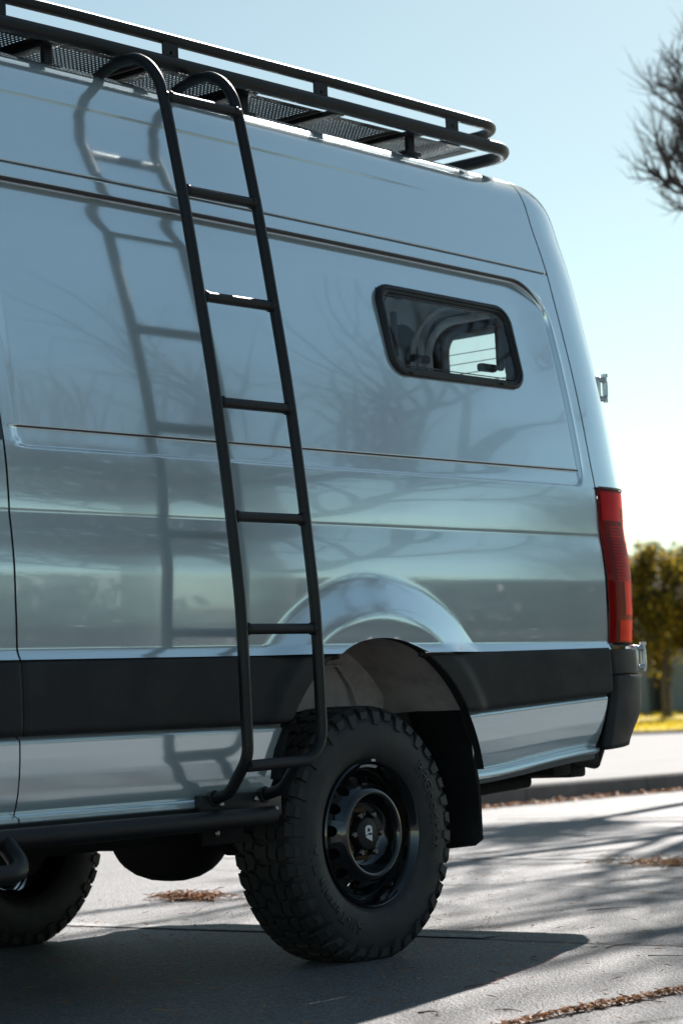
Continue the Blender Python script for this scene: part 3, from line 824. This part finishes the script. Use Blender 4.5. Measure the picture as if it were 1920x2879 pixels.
def text_mesh(body, size, mapf, spacing=1.0, ext=.0):
    cu = bpy.data.curves.new('t', 'FONT'); cu.body = body; cu.size = size; cu.space_character = spacing; cu.resolution_u = 3
    cu.extrude = ext; cu.offset = .0004
    o = bpy.data.objects.new('t', cu); col.objects.link(o); bpy.context.view_layer.update()
    me = bpy.data.meshes.new_from_object(o.evaluated_get(bpy.context.evaluated_depsgraph_get()))
    bpy.data.objects.remove(o); w = max(v.co.x for v in me.vertices)
    for v in me.vertices: v.co = mapf(v.co, w)
    return me
TYRE = tyre_mesh()
def side_d(r): return interp(r, [p[0] for p in TS[:8]], [p[1] for p in TS[:8]])
def letters(body, size, rbase, a_mid, spacing=1.05):
    def f(co, w):
        r = rbase+co.y; a = a_mid+(co.x-w/2)/(rbase+size*.35)
        return Vector((r*math.sin(a), side_d(r)-.0018-co.z, r*math.cos(a)))
    return text_mesh(body, size, f, spacing, .0016)
L1 = letters('All-Terrain T/A', .052, .285, R_(232), 1.12)
L2 = letters('BFGoodrich', .056, .283, R_(75), 1.12)
def wheel_at(name, x, y, mir, rot, detail=True):
    w = empty(name, (x, y, .392), van)
    w.rotation_euler = (0, rot, math.pi if mir else 0)
    link('tyre', TYRE, M['rubber'], w, True, 32)
    if detail:
        link('sidewall_lettering', L1, M['letter'], w, False); link('sidewall_lettering', L2, M['letter'], w, False)
    ax = lambda r, d, a: (r*math.sin(a), d, r*math.cos(a))
    lathe('brake_drum', [(.0, .098), (.148, .100), (.155, .108), (.158, .22), (.0, .225)], ax, 40, M['under'], w, 40)
    # rim barrel and lip
    lathe('rim', [(.224, .034), (.2285, .026), (.230, .016), (.2255, .011), (.220, .016), (.2165, .030), (.2085, .038), (.2060, .052), (.2050, .075), (.199, .092), (.196, .12), (.194, .20), (.21, .235), (.228, .245)], ax, 96, M['rim'], w, 50)
    # disc: ramp with hand holes, ridge, recess, hub face
    V = []; F = []; NH = 15
    def ramp(u, v): return ax(lerp(.197, .139, v), lerp(.075, .012, sm(0, 1, v)*.55+v*.45), u)
    for k in range(NH):
        u0 = 2*math.pi*k/NH; u1 = 2*math.pi*(k+1)/NH
        patch_hole(ramp, u0, u1, .10, .86, (u0+u1)/2, .47, .225, 32, V, F, asp=.0178/(.225*.168))
    mesh('wheel_disc', V, F, M['rim'], w, True, 60, recalc=True)
    lathe('disc_rim', [(.207, .078), (.197, .0750), (.1912, .0690)], ax, 96, M['rim'], w, 60)
    lathe('disc_ridge', [(.1471, .0210), (.141, .0135), (.1345, .0085), (.128, .0075), (.1225, .011), (.1195, .020), (.115, .040), (.104, .062), (.092, .0690), (.062, .0695)], ax, 96, M['rim'], w, 60)
    if not detail: return w
    lathe('hub', [(.064, .080), (.064, .066), (.055, .064), (.055, .078)], ax, 40, M['rust'], w, 30)
    lathe('hub_flange', [(.083, .0692), (.083, .065), (.079, .0635), (.060, .0635)], ax, 48, M['rust'], w, 30)
    lathe('hub_cap', [(.053, .078), (.053, .040), (.050, .035), (.046, .033), (.0001, .0325)], ax, 48, M['tubing'], w, 40)
    V = []; F = []
    def nut(prof):
        me = bpy.data.meshes.new('lug_nut'); VV = []; FF = []
        for r, d, k6 in prof:
            for k in range(12):
                a = 2*math.pi*k/12; rr = r if not k6 else r*(1 if k % 2 == 0 else .9); VV.append((rr*math.cos(a), d, rr*math.sin(a)))
        for i in range(len(prof)-1):
            for k in range(12): FF.append((i*12+k, i*12+(k+1) % 12, (i+1)*12+(k+1) % 12, (i+1)*12+k))
        FF.append(tuple((len(prof)-1)*12+k for k in range(12))); me.from_pydata(VV, [], FF); me.update(); return me
    NM = nut([(.0155, 0, 0), (.0155, -.004, 0), (.013, -.006, 1), (.013, -.030, 1), (.0105, -.033, 0), (.008, -.036, 0)])
    for k in range(6):
        a = 2*math.pi*k/6+R_(30)
        o = link('lug_nut', NM, M['rim'], w, True, 30, (.066*math.sin(a), .067, .066*math.cos(a)))
    # cap emblem: a loop over a wedge, white
    EMB = emblem()
    link('cap_emblem', EMB, M['white'], w, False)
    V = []
    for i in range(13):
        a = R_(-8+22*i/12)
        for r, d in ((.2085, .0345), (.2165, .0265)): V.append((r*math.sin(a), d, r*math.cos(a)))
    mesh('foil_label', V, grid_faces(13, 2), M['sticker'], w)
    V = []
    for i in range(5):
        a = R_(1+5*i/4)
        for r, d in ((.2255, .0100), (.233, .0115)): V.append((r*math.sin(a), d, r*math.cos(a)))
    mesh('balance_weight', V, grid_faces(5, 2), M['steel'], w)
    tube('valve_stem', [(.112, .07, -.171), (.107, .035, -.165)], .0055, M['rubber'], w, 10)
    return w
def emblem():
    """white mark on the cap, in the x-z plane"""
    k = .000285; V = []; F = []
    def P(x, y): return ((x-752)*k/.64, .0320, -(y-962)*k)
    # outline of the loop (pixel-like units), hole, and lower wedge
    outer = [(714, 905), (718, 890), (728, 877), (742, 870), (758, 870), (774, 877), (784, 890), (788, 906), (788, 960), (770, 955), (745, 958), (716, 985), (714, 940)]
    hole = [(736, 928), (740, 915), (738, 900), (750, 905), (757, 900), (762, 912), (770, 916), (766, 928), (764, 942), (752, 938), (745, 948), (742, 944), (735, 942)]
    i = len(V); n = len(outer)
    for p in outer: V.append(P(*p))
    for p in hole: V.append(P(*p))
    for j in range(n): F.append((i+j, i+(j+1) % n, i+n+(j+1) % n, i+n+j))
    i = len(V)
    for p in [(714, 998), (746, 972), (760, 984), (741, 1001), (784, 972), (784, 1050)]: V.append(P(*p))
    F.append((i, i+1, i+2, i+3)); F.append((i, i+3, i+5)); F.append((i+3, i+4, i+5))
    me = bpy.data.meshes.new('cap_emblem'); me.from_pydata(V, [], F); me.update()
    bm = bmesh.new(); bm.from_mesh(me); bmesh.ops.triangulate(bm, faces=bm.faces)
    r = bmesh.ops.extrude_face_region(bm, geom=list(bm.faces))
    for v in r['geom']:
        if isinstance(v, bmesh.types.BMVert): v.co.y -= .0012
    bmesh.ops.recalc_face_normals(bm, faces=bm.faces); bm.to_mesh(me); bm.free(); return me
wheel_at('wheel', 0.0, .018, False, 0)
wheel_at('wheel', 0.0, 1.905, True, 1.1)
wheel_at('wheel', -4.325, .018, False, .5, False)
wheel_at('wheel', -4.325, 2.002, True, .8, False)
# ------------------------------------------------------------------ ladder
def ladder():
    l = empty('ladder', (0, 0, 0), van); tag(l, 'black tubular side ladder hooked from the roof rack to the sill')
    LZ = [.66, .80, 1.03, 1.35, 1.69, 2.01, 2.34, 2.62]; LY = [-.152, -.152, -.150, -.126, -.088, -.040, .016, .072]
    ly = pchip(LZ, LY); r = .0172
    zs = [.80+(2.60-.80)*i/48 for i in range(49)]
    hp = [(ly(2.60), 2.60), (.077, 2.635), (.090, 2.680), (.115, 2.722), (.154, 2.757), (.198, 2.775), (.252, 2.776), (.31, 2.765), (.36, 2.748), (.42, 2.738)]
    hy = pchip(list(range(10)), [p[0] for p in hp]); hz = pchip(list(range(10)), [p[1] for p in hp])
    HOOK = [(hy(i/4), hz(i/4)) for i in range(1, 37)]
    def rail(x, foot, top_dx=0):
        mid = [Vector((x, ly(z), z)) for z in zs]
        # hook over the top towards the rack
        hook = [Vector((x, y, z)) for y, z in HOOK]
        return foot+mid+hook
    footL = fillet([(-.762, .015, .535), (-.762, -.075, .560), (-.762, -.152, .66), (-.762, -.152, .80)], [.07, .10], 10)[:-1]
    tube('side_rail', rail(-.762, footL), r, M['tubing'], l, 20)
    footR = fillet([(-.762, -.152, .634), (-.436, -.152, .640), (-.436, -.152, .80)], .095, 12)[:-1]
    tube('side_rail', rail(-.436, footR), r, M['tubing'], l, 20)
    tube('foot_hook', fillet([(-.545, .015, .535), (-.545, -.085, .560), (-.545, -.150, .636)], .06, 10), r, M['tubing'], l, 20)
    for z in (1.027, 1.355, 1.693, 2.013, 2.340, 2.635):
        y = ly(z) if z < 2.6 else ly(2.6)+.004
        tube('rung', [(-.762, y, z), (-.436, y, z)], .0158, M['tubing'], l, 18)
        for x in (-.742, -.456):
            lathe('weld', [(.0158, -.006), (.0195, -.003), (.0200, .003), (.0158, .007)], lambda rr, d, a: (x+d, y+rr*math.cos(a), z+rr*math.sin(a)), 16, M['tubing'], l)
    box('foot_bracket', -.815, -.47, -.012, .020, .478, .556, M['tubing'], l, .006)
    for x, z in ((-.735, .525), (-.585, .533), (-.50, .500)):
        lathe('bolt', [(0, -.008), (.005, -.007), (.0085, -.003), (.0085, .0)], lambda rr, d, a: (x+rr*math.cos(a), -.013+d, z+rr*math.sin(a)), 12, M['steel'], l)
    for x in (-.762, -.545): lathe('foot_collar', [(.0172, -.010), (.024, -.009), (.026, 0), (.024, .018), (.0172, .02)], lambda rr, d, a: (x+rr*math.cos(a), .0-d*.9, .540+rr*math.sin(a)+d*.25), 18, M['tubing'], l)
    box('foil_tag', -.615, -.545, -.0125, -.010, .468, .482, M['steel'], l, .001)
ladder()
# ------------------------------------------------------------------ side step tube
def step():
    s = empty('side_step', (0, 0, 0), van); tag(s, 'black round side step bar under the sill with a drop hoop')
    tube('step_bar', [(-3.3, -.055, .482)]+[(-3.3+.2*i, -.055, .482) for i in range(1, 14)]+[(-.565, -.055, .482)], .0285, M['tubing'], s, 24)
    P = fillet([(-2.75, -.06, .47), (-2.72, -.17, .400), (-1.64, -.17, .400), (-1.61, -.055, .480)], [.07, .08], 10)
    tube('step_hoop', P, .026, M['tubing'], s, 20)
    for x in (-.70, -1.6, -2.6): box('bracket', x-.03, x+.03, -.05, .22, .47, .495, M['under'], s, .003)
    lathe('bracket_bolt', [(0, -.008), (.006, -.007), (.010, -.003), (.010, .0)], lambda rr, d, a: (-.62+rr*math.cos(a), .118+d, .435+rr*math.sin(a)), 12, M['steel'], s)
    box('bracket_plate', -.68, -.50, .12, .13, .40, .50, M['under'], s, .002)
step()
# ------------------------------------------------------------------ roof rack
def rack():
    k = empty('roof_rack', (0, 0, 0), van); tag(k, 'black tubular roof rack with perforated floor sheets')
    YN, YF = .285, 1.735
    sg = lambda x: -.004*(x+.2)
    def rail(z, xe, r, name, inset=0):
        P = [(-3.2, YN+inset, z+.013), (-1.2, YN+inset, z+.004)]+[(-1.2+.3*i, YN+inset, z+.004+sg(-1.2+.3*i)*.8) for i in range(1, 6)]
        c = fillet([(.3, YN+inset, z-.001), (xe, YN+inset, z-.008), (xe, YF-inset, z-.008), (.3, YF-inset, z-.001)], .14, 12)
        P = [Vector(p) for p in P]+list(c)[1:]+[Vector((-3.2, YF-inset, z+.013))]
        return tube(name, P, r, M['tubing'], k, 20)
    rail(2.817, 1.325, .0240, 'lower_rail'); rail(2.900, 1.275, .0190, 'upper_rail', .012)
    # upright plates with a bolt hole
    V = []; F = []
    for y in (-.003, .003):
        patch_hole(lambda u, v: (u, y, v), -.034, .034, -.036, .036, 0, .0, .0055, 16, V, F)
    b = len(V)//2
    me = bpy.data.meshes.new('upright_plate'); me.from_pydata(V, [], F)
    bm = bmesh.new(); bm.from_mesh(me); bmesh.ops.bridge_loops(bm, edges=[e for e in bm.edges if e.is_boundary and max(abs(v.co.x) for v in e.verts) > .02]) ; bm.to_mesh(me); bm.free()
    for x in (-2.66, -1.94, -1.222, -.503, .216, .935):
        o = link('upright_plate', me, M['tubing'], k, False, None, (x, YN+.004, 2.857+sg(x)))
        o = link('upright_plate', me, M['tubing'], k, False, None, (x, YF-.004, 2.857+sg(x)))
    # crossbars and feet
    for x in (-2.7, -2.27, -1.84, -1.40, -.97, -.53, -.10, .335, .77):
        box('crossbar', x-.026, x+.026, YN+.024, YF-.012, 2.802+sg(x), 2.820+sg(x), M['tubing'], k, .003)
    for x in (-2.7, -1.84, -.97, -.10, .77):
        for y in (.355, 1.665):
            tube('foot', [(x, y, 2.735+sg(x)-.01), (x, y, 2.805+sg(x))], .018, M['tubing'], k, 14)
            box('foot_plate', x-.04, x+.04, y-.02, y+.04, 2.735+sg(x), 2.748+sg(x), M['tubing'], k, .003)
    # perforated floor sheets: real holes
    px_, py_ = .0165, .0165
    def sheet_mesh(nx, ny, margin=.03):
        V = []; F = []; q = 8
        W, D = nx*px_, ny*py_
        for i in range(nx):
            for j in range(ny):
                x0, y0 = i*px_, j*py_
                if i < 3 or i > nx-4 or j < 2 or j > ny-3:
                    b = len(V); V.extend([(x0, y0, 0), (x0+px_, y0, 0), (x0+px_, y0+py_, 0), (x0, y0+py_, 0)]); F.append((b, b+1, b+2, b+3))
                else: patch_hole(lambda u, v: (u, v, 0), x0, x0+px_, y0, y0+py_, x0+px_/2, y0+py_/2, .0046, q, V, F)
        me = bpy.data.meshes.new('floor_sheet'); me.from_pydata(V, [], F); me.update(); return me, W, D
    SM, W, D = sheet_mesh(26, 78)
    for x in (-2.7, -2.27, -1.84, -1.40, -.97, -.53, -.10, .335, .77):
        o = link('floor_sheet', SM, M['tubing'], k, False, None, (x+.002, YN+{-.10: .085, .335: .095, .77: .095}.get(x, .06), 2.823+sg(x+.2)))
        s_ = o.modifiers.new('thickness', 'SOLIDIFY'); s_.thickness = .0012
rack()
# ------------------------------------------------------------------ cab (ahead of the picture)
def cab():
    S = [(-3.45, 2.80, .0), (-3.7, 2.76, .005), (-3.95, 2.62, .02), (-4.2, 2.33, .03), (-4.5, 1.93, .04), (-4.8, 1.50, .05), (-5.02, 1.28, .09), (-5.2, 1.10, .17), (-5.30, .85, .25), (-5.31, .55, .30)]
    loops = []
    for x, zt, ins in S:
        L = []
        N = 40
        for i in range(N+1):
            a = math.pi*i/N
            c, s_ = math.cos(a), math.sin(a)
            zz = .5+(zt-.5)*abs(s_)**.34
            hw = (1.01-ins)*(1-.22*sm(1.4, 2.8, zz))
            L.append((x, 1.01-hw*math.copysign(abs(c)**.34, c), zz))
        loops.append(L)
    rings('cab', loops, M['paint'], van, False, sharp=60)
    V = []
    for x, zt, ins in S[2:6]:
        for t in [i/10 for i in range(11)]:
            hw = .74-ins; V.append((x-.012, 1.01+(2*t-1)*hw, zt+.012-.03*(2*t-1)**4))
    mesh('windscreen', V, grid_faces(4, 11), M['black_glass'], van)
cab()
# ------------------------------------------------------------------ trees, plants
def bare_tree_mesh(seed, h, spread, lean=(0, 0), trunk_r=.13, levels=4, first=.32, kids=(6, 5, 5, 4), up=.45, lf=1.0):
    """one trunk mesh and one crown mesh of branches and fine shoots"""
    rnd = random.Random(seed); TV, TF, CV, CF_ = [], [], [], []
    def grow(p, d, L, r, lev):
        n = 6 if lev < 2 else 5; P = [p.copy()]; dd = d.copy(); R = [r]
        for i in range(n):
            wob = .16 if lev else .06
            dd = (dd+Vector((rnd.gauss(0, wob), rnd.gauss(0, wob), rnd.gauss(0, wob*.6)+up*.10*(lev > 0)))).normalized()
            P.append(P[-1]+dd*L/n); R.append(r*(1-(.45 if lev < levels else .75)*(i+1)/n))
        sides = (10, 7, 5, 4, 3, 3)[lev]
        tube_geo(P, R, sides, False, TV if lev == 0 else CV, TF if lev == 0 else CF_)
        if lev >= levels: return
        nk = kids[lev]
        for k in range(nk):
            t = lerp(first if lev == 0 else .25, 1.0, (k+rnd.random()*.8)/nk) if k < nk-1 else 1.0
            i = min(n-1, int(t*n)); q = P[i].lerp(P[i+1], t*n-i if i < n else 1) if i < n else P[-1]
            base = (P[min(i+1, n)]-P[i]).normalized()
            az = rnd.uniform(0, 2*math.pi); perp = base.orthogonal().normalized(); perp = Matrix.Rotation(az, 3, base) @ perp
            ang = R_(rnd.uniform(28, 62)) if k < nk-1 else R_(rnd.uniform(0, 18))
            nd = (base*math.cos(ang)+perp*math.sin(ang)*spread); nd.z += up*.35; nd.normalize()
            grow(q, nd, L*rnd.uniform(.46, .72) if lev else L*lf*rnd.uniform(.45, .65), max(R[i]*rnd.uniform(.48, .66), .0045), lev+1)
    grow(Vector((0, 0, 0)), Vector((lean[0], lean[1], 1)).normalized(), h*.55, trunk_r, 0)
    a = bpy.data.meshes.new('trunk'); a.from_pydata(TV, [], TF); b = bpy.data.meshes.new('branches'); b.from_pydata(CV, [], CF_)
    return a, b
def put_tree(name, ma, mb, m1, m2, loc, rz, sc, label, group, crown='crown'):
    t = empty(name, loc); t.rotation_euler = (0, 0, rz); t.scale = (sc, sc, sc)
    link('trunk', ma, m1, t); link(crown, mb, m2, t)
    return tag(t, label, 'tree', group)
bt = bare_tree_mesh(11, 9.6, 1.0, (0, 0), .14, 4, .62, (8, 7, 6, 6), .7)
bt3 = bare_tree_mesh(31, 11.7, 1.1, (0, 0), .15, 4, .84, (12, 9, 7, 5), .75, .235)
put_tree('bare_tree', *bt3, M['bark'], M['bark'], (14.15, 6.30, .11), 1.0, .935, 'leafless tree with fine curving shoots against the pale sky', 'bare trees along the kerb')
bt2 = bare_tree_mesh(23, 13.5, 1.0, (-.10, -.10), .24, 4, .55, (8, 6, 5, 5), .6)
put_tree('bare_tree', *bt2, M['bark'], M['bark'], (14.25, 6.32, .11), .3, 1.0, 'tall leafless tree whose branch shadows cross the asphalt behind the wheel', 'bare trees along the kerb')
bt4 = bare_tree_mesh(41, 12.0, 1.15, (0, 0), .36, 3, .42, (8, 7, 6), .35)
for k, (x, y, rz, sc) in enumerate([(11.2, -10.6, 2.0, .86), (30, -19, .4, .95), (15.5, -16.5, 3.3, .9), (37, -24, 5.0, 1.05), (8.5, -14, 1.2, .9)]):
    put_tree('bare_tree', *(bt if k in (1, 3) else bt4), M['bark'], M['bark'], (x, y, 0), rz, sc, 'leafless tree across the lot mirrored in the van side', 'bare trees mirrored in the van side')
def leafy_mesh(seed, h, rx, rz, zc, n, leaf, clumps=26, trunk_r=.12):
    rnd = random.Random(seed); TV, TF = [], []
    tube_geo([(0, 0, 0), (.05, 0, zc*.5), (0, .05, zc)], [trunk_r, trunk_r*.8, trunk_r*.5], 9, False, TV, TF)
    V = []; F = []; C = []
    for k in range(clumps):
        while True:
            p = Vector((rnd.uniform(-1, 1), rnd.uniform(-1, 1), rnd.uniform(-1, 1)))
            if .35 < p.length < 1: break
        c = Vector((p.x*rx, p.y*rx, zc+p.z*rz)); C.append((c, rnd.uniform(.16, .34)*rx))
        tube_geo([(0, 0, zc*.75), tuple(c*.6+Vector((0, 0, zc*.35))), tuple(c)], [trunk_r*.35, trunk_r*.22, .01], 5, False, TV, TF)
    for k in range(n):
        c, r = rnd.choice(C); d = Vector((rnd.gauss(0, 1), rnd.gauss(0, 1), rnd.gauss(0, 1))).normalized()*r*abs(rnd.gauss(0, .75))
        p = c+d; a = Vector((rnd.gauss(0, 1), rnd.gauss(0, 1), rnd.gauss(0, 1))).normalized(); b = a.orthogonal().normalized()
        b = Matrix.Rotation(rnd.uniform(0, 6.3), 3, a) @ b; l = leaf*rnd.uniform(.6, 1.3); i = len(V)
        V += [p-a*l, p+b*l*.45, p+a*l, p-b*l*.45]; F.append((i, i+1, i+2, i+3))
    a = bpy.data.meshes.new('trunk'); a.from_pydata(TV, [], TF); b = bpy.data.meshes.new('crown'); b.from_pydata([tuple(v) for v in V], [], F)
    return a, b
lm = leafy_mesh(3, 4.5, 1.35, 1.55, 2.75, 15000, .075, 80)
lm2 = leafy_mesh(8, 5, 1.5, 1.6, 3.0, 14000, .075, 70)
put_tree('leafy_tree', *lm, M['bark'], M['leaf'], (40.6, 25.1, .33), .5, 1.0, 'round golden green tree on the lawn just beyond the tail light', 'leafy trees on the lawn')
put_tree('leafy_tree', *lm2, M['bark'], M['leaf'], (43.6, 23.7, .38), 2.1, 1.05, 'taller golden green tree at the picture edge on the lawn', 'leafy trees on the lawn')
ev = leafy_mesh(15, 5, 2.6, 1.9, 2.2, 6000, .22, 30, .16)
for k, (x, y, sc) in enumerate([(31, -25, .95), (36.5, -25, 1.1), (22.5, -29, .95), (44, -27, 1.2), (27.3, -30.5, .9), (17.5, -28.5, .85)]):
    put_tree('evergreen_tree', *ev, M['bark'], M['leafdark'], (x, y, 0), k*1.3, sc, 'dark evergreen bush across the lot mirrored low in the van side', 'evergreens mirrored in the van side')
# ------------------------------------------------------------------ buildings
def house():
    h = tag(empty('low_building', (46, 30, .4)), 'dark low building with pale grey pillars behind the golden trees', 'building')
    box('wall', 0, 9, -18, 16, 0, 3.0, M['wall_dark'], h, .02)
    for y in (-14, -10, -6, -2.1, -.80, 3.2, 7, 11): box('pillar', -.35, .0-.003, y-.30, y+.30, 0, 2.7, M['wall_blue'], h, .02)
    for y in (-12, -8, -4, 1.4, 5, 9): box('garage_door', -.04, -.004, y-1.2, y+1.2, 0, 2.3, M['wall_tan'] if y < -5 else M['wall_dark'], h, .01)
    V = [(-.9, -18.6, 2.7), (9.6, -18.6, 2.7), (9.6, 16.6, 2.7), (-.9, 16.6, 2.7), (4.3, -17.5, 4.3), (4.3, 15.5, 4.3)]
    mesh('roof', V, [(0, 1, 2, 3), (0, 4, 5, 3), (1, 2, 5, 4), (0, 1, 4), (3, 2, 5)], M['roof'], h, False, recalc=True)
house()
def lot_building():
    h = tag(empty('long_building', (30, -38, 0)), 'long low grey building across the lot mirrored in the van side', 'building')
    box('wall', -32, 40, -8, 0, 0, 3.1, M['wall_tan'], h, .02)
    box('fascia', -32.4, 40.4, -8.4, .45, 3.1, 3.6, M['roof'], h, .03)
    wm = None
    for k in range(18):
        x = -30+3.9*k
        w = box('window', -.9, .9, -.05, .012, -.6, .6, M['black_glass'], h, .01) if wm is None else wm.copy()
        if wm is not None: col.objects.link(w)
        wm = wm or w; w.location = (x, 0, 1.45); w.parent = h
lot_building()
sheet('far_walk', [(-60, -25.5), (90, -25.5), (90, -23.5), (-60, -23.5)], .006, M['concrete'])
# ------------------------------------------------------------------ litter
def needles(name, pts, label, L=.05, w=.0016):
    rnd = random.Random(len(pts)); V = []; F = []
    for x, y, z in pts:
        a = rnd.uniform(0, 6.28); l = L*rnd.uniform(.5, 1.2); t = rnd.gauss(0, .18)
        d = Vector((math.cos(a), math.sin(a), t)).normalized()*l/2; n = Vector((-math.sin(a), math.cos(a), 0))*w*rnd.uniform(.7, 2.2)
        p = Vector((x, y, z+.004+abs(d.z))); i = len(V); u = Vector((0, 0, w))
        V += [p-d-n, p-d+n, p+d+n, p+d-n, p+u*2]; F += [(i, i+1, i+4), (i+1, i+2, i+4), (i+2, i+3, i+4), (i+3, i, i+4)]
    tag(mesh(name, [tuple(v) for v in V], F, M['needle'], None, False), label, 'needles', kind='stuff')
rnd = random.Random(4)
P = []
for k in range(1300):
    x = rnd.uniform(-1.5, .6); P.append((x, -1.325+.012*math.sin(x*5)+rnd.gauss(0, .006+.014*abs(math.sin(x*3.1))*rnd.random()), abs(rnd.gauss(0, .004))))
needles('needle_litter', P, 'orange dry needles caught along the asphalt seam in the foreground', .035)
P = [(1.72+rnd.gauss(0, .05), 2.52+rnd.gauss(0, .10), abs(rnd.gauss(0, .012))) for k in range(420)]
needles('needle_litter', P, 'small clump of dry needles on the ground between the wheels', .06, .002)
P = [(3.72+rnd.gauss(0, .08), 1.22+rnd.gauss(0, .22), abs(rnd.gauss(0, .010))) for k in range(520)]
needles('needle_litter', P, 'orange needle clump on the sunlit asphalt at the picture edge', .06, .002)
P = []
for k in range(1300):
    x = rnd.uniform(5, 16); P.append((x, KB(x)-abs(rnd.gauss(0, .10))-.01, abs(rnd.gauss(0, .012))))
needles('needle_litter', P, 'orange leaf litter lying along the foot of the kerb', .07, .004)
P = [(rnd.uniform(-1.5, 4.5), rnd.uniform(-1.6, 3), 0) for k in range(800)]
needles('needle_litter', P, 'stray dry needles scattered over the asphalt', .045, .0011)
def twig(x0, y0, x1, y1, r, bend, label):
    r *= .55; kr = random.Random(label)
    c = ((x0+x1)/2+bend*(y1-y0), (y0+y1)/2-bend*(x1-x0)); P = []
    for i in range(9):
        t = i/8; P.append(((1-t)**2*x0+2*t*(1-t)*c[0]+t*t*x1, (1-t)**2*y0+2*t*(1-t)*c[1]+t*t*y1, r*1.05+.003*math.sin(t*3.1))); P[-1] = (P[-1][0]+kr.gauss(0, .003), P[-1][1]+kr.gauss(0, .003), P[-1][2])
    tag(tube('twig', P, [r*(1-.6*i/8) for i in range(9)], M['twig'], None, 7), label, 'twig', 'twigs on the asphalt')
for a in [(-1.006, -.93, -1.03, -1.01, .0045, -.6, 'curled dry twig lying near the lower picture edge'),
          (-.52, -.70, -.42, -.745, .003, .1, 'thin reddish twig just ahead of the shadow edge'),
          (-.875, -1.10, -.898, -1.175, .0035, .15, 'short straight twig beside the needle seam'),
          (.47, -.50, .63, -.53, .003, -.1, 'slim twig on the asphalt beyond the shadow tip'),
          (.32, -.76, .33, -.92, .003, .08, 'thin dark twig at the picture edge beside the crack'),
          (-.66, -1.30, -.62, -1.43, .0035, -.1, 'brown twig lying across the needle seam'),
          (.20, -.42, .10, -.50, .003, .2, 'small bent twig at the shadow edge behind the wheel'),
          (1.6, .35, 1.75, .22, .0035, .1, 'loose twig on sunlit asphalt behind the mudflap')]: twig(*a)
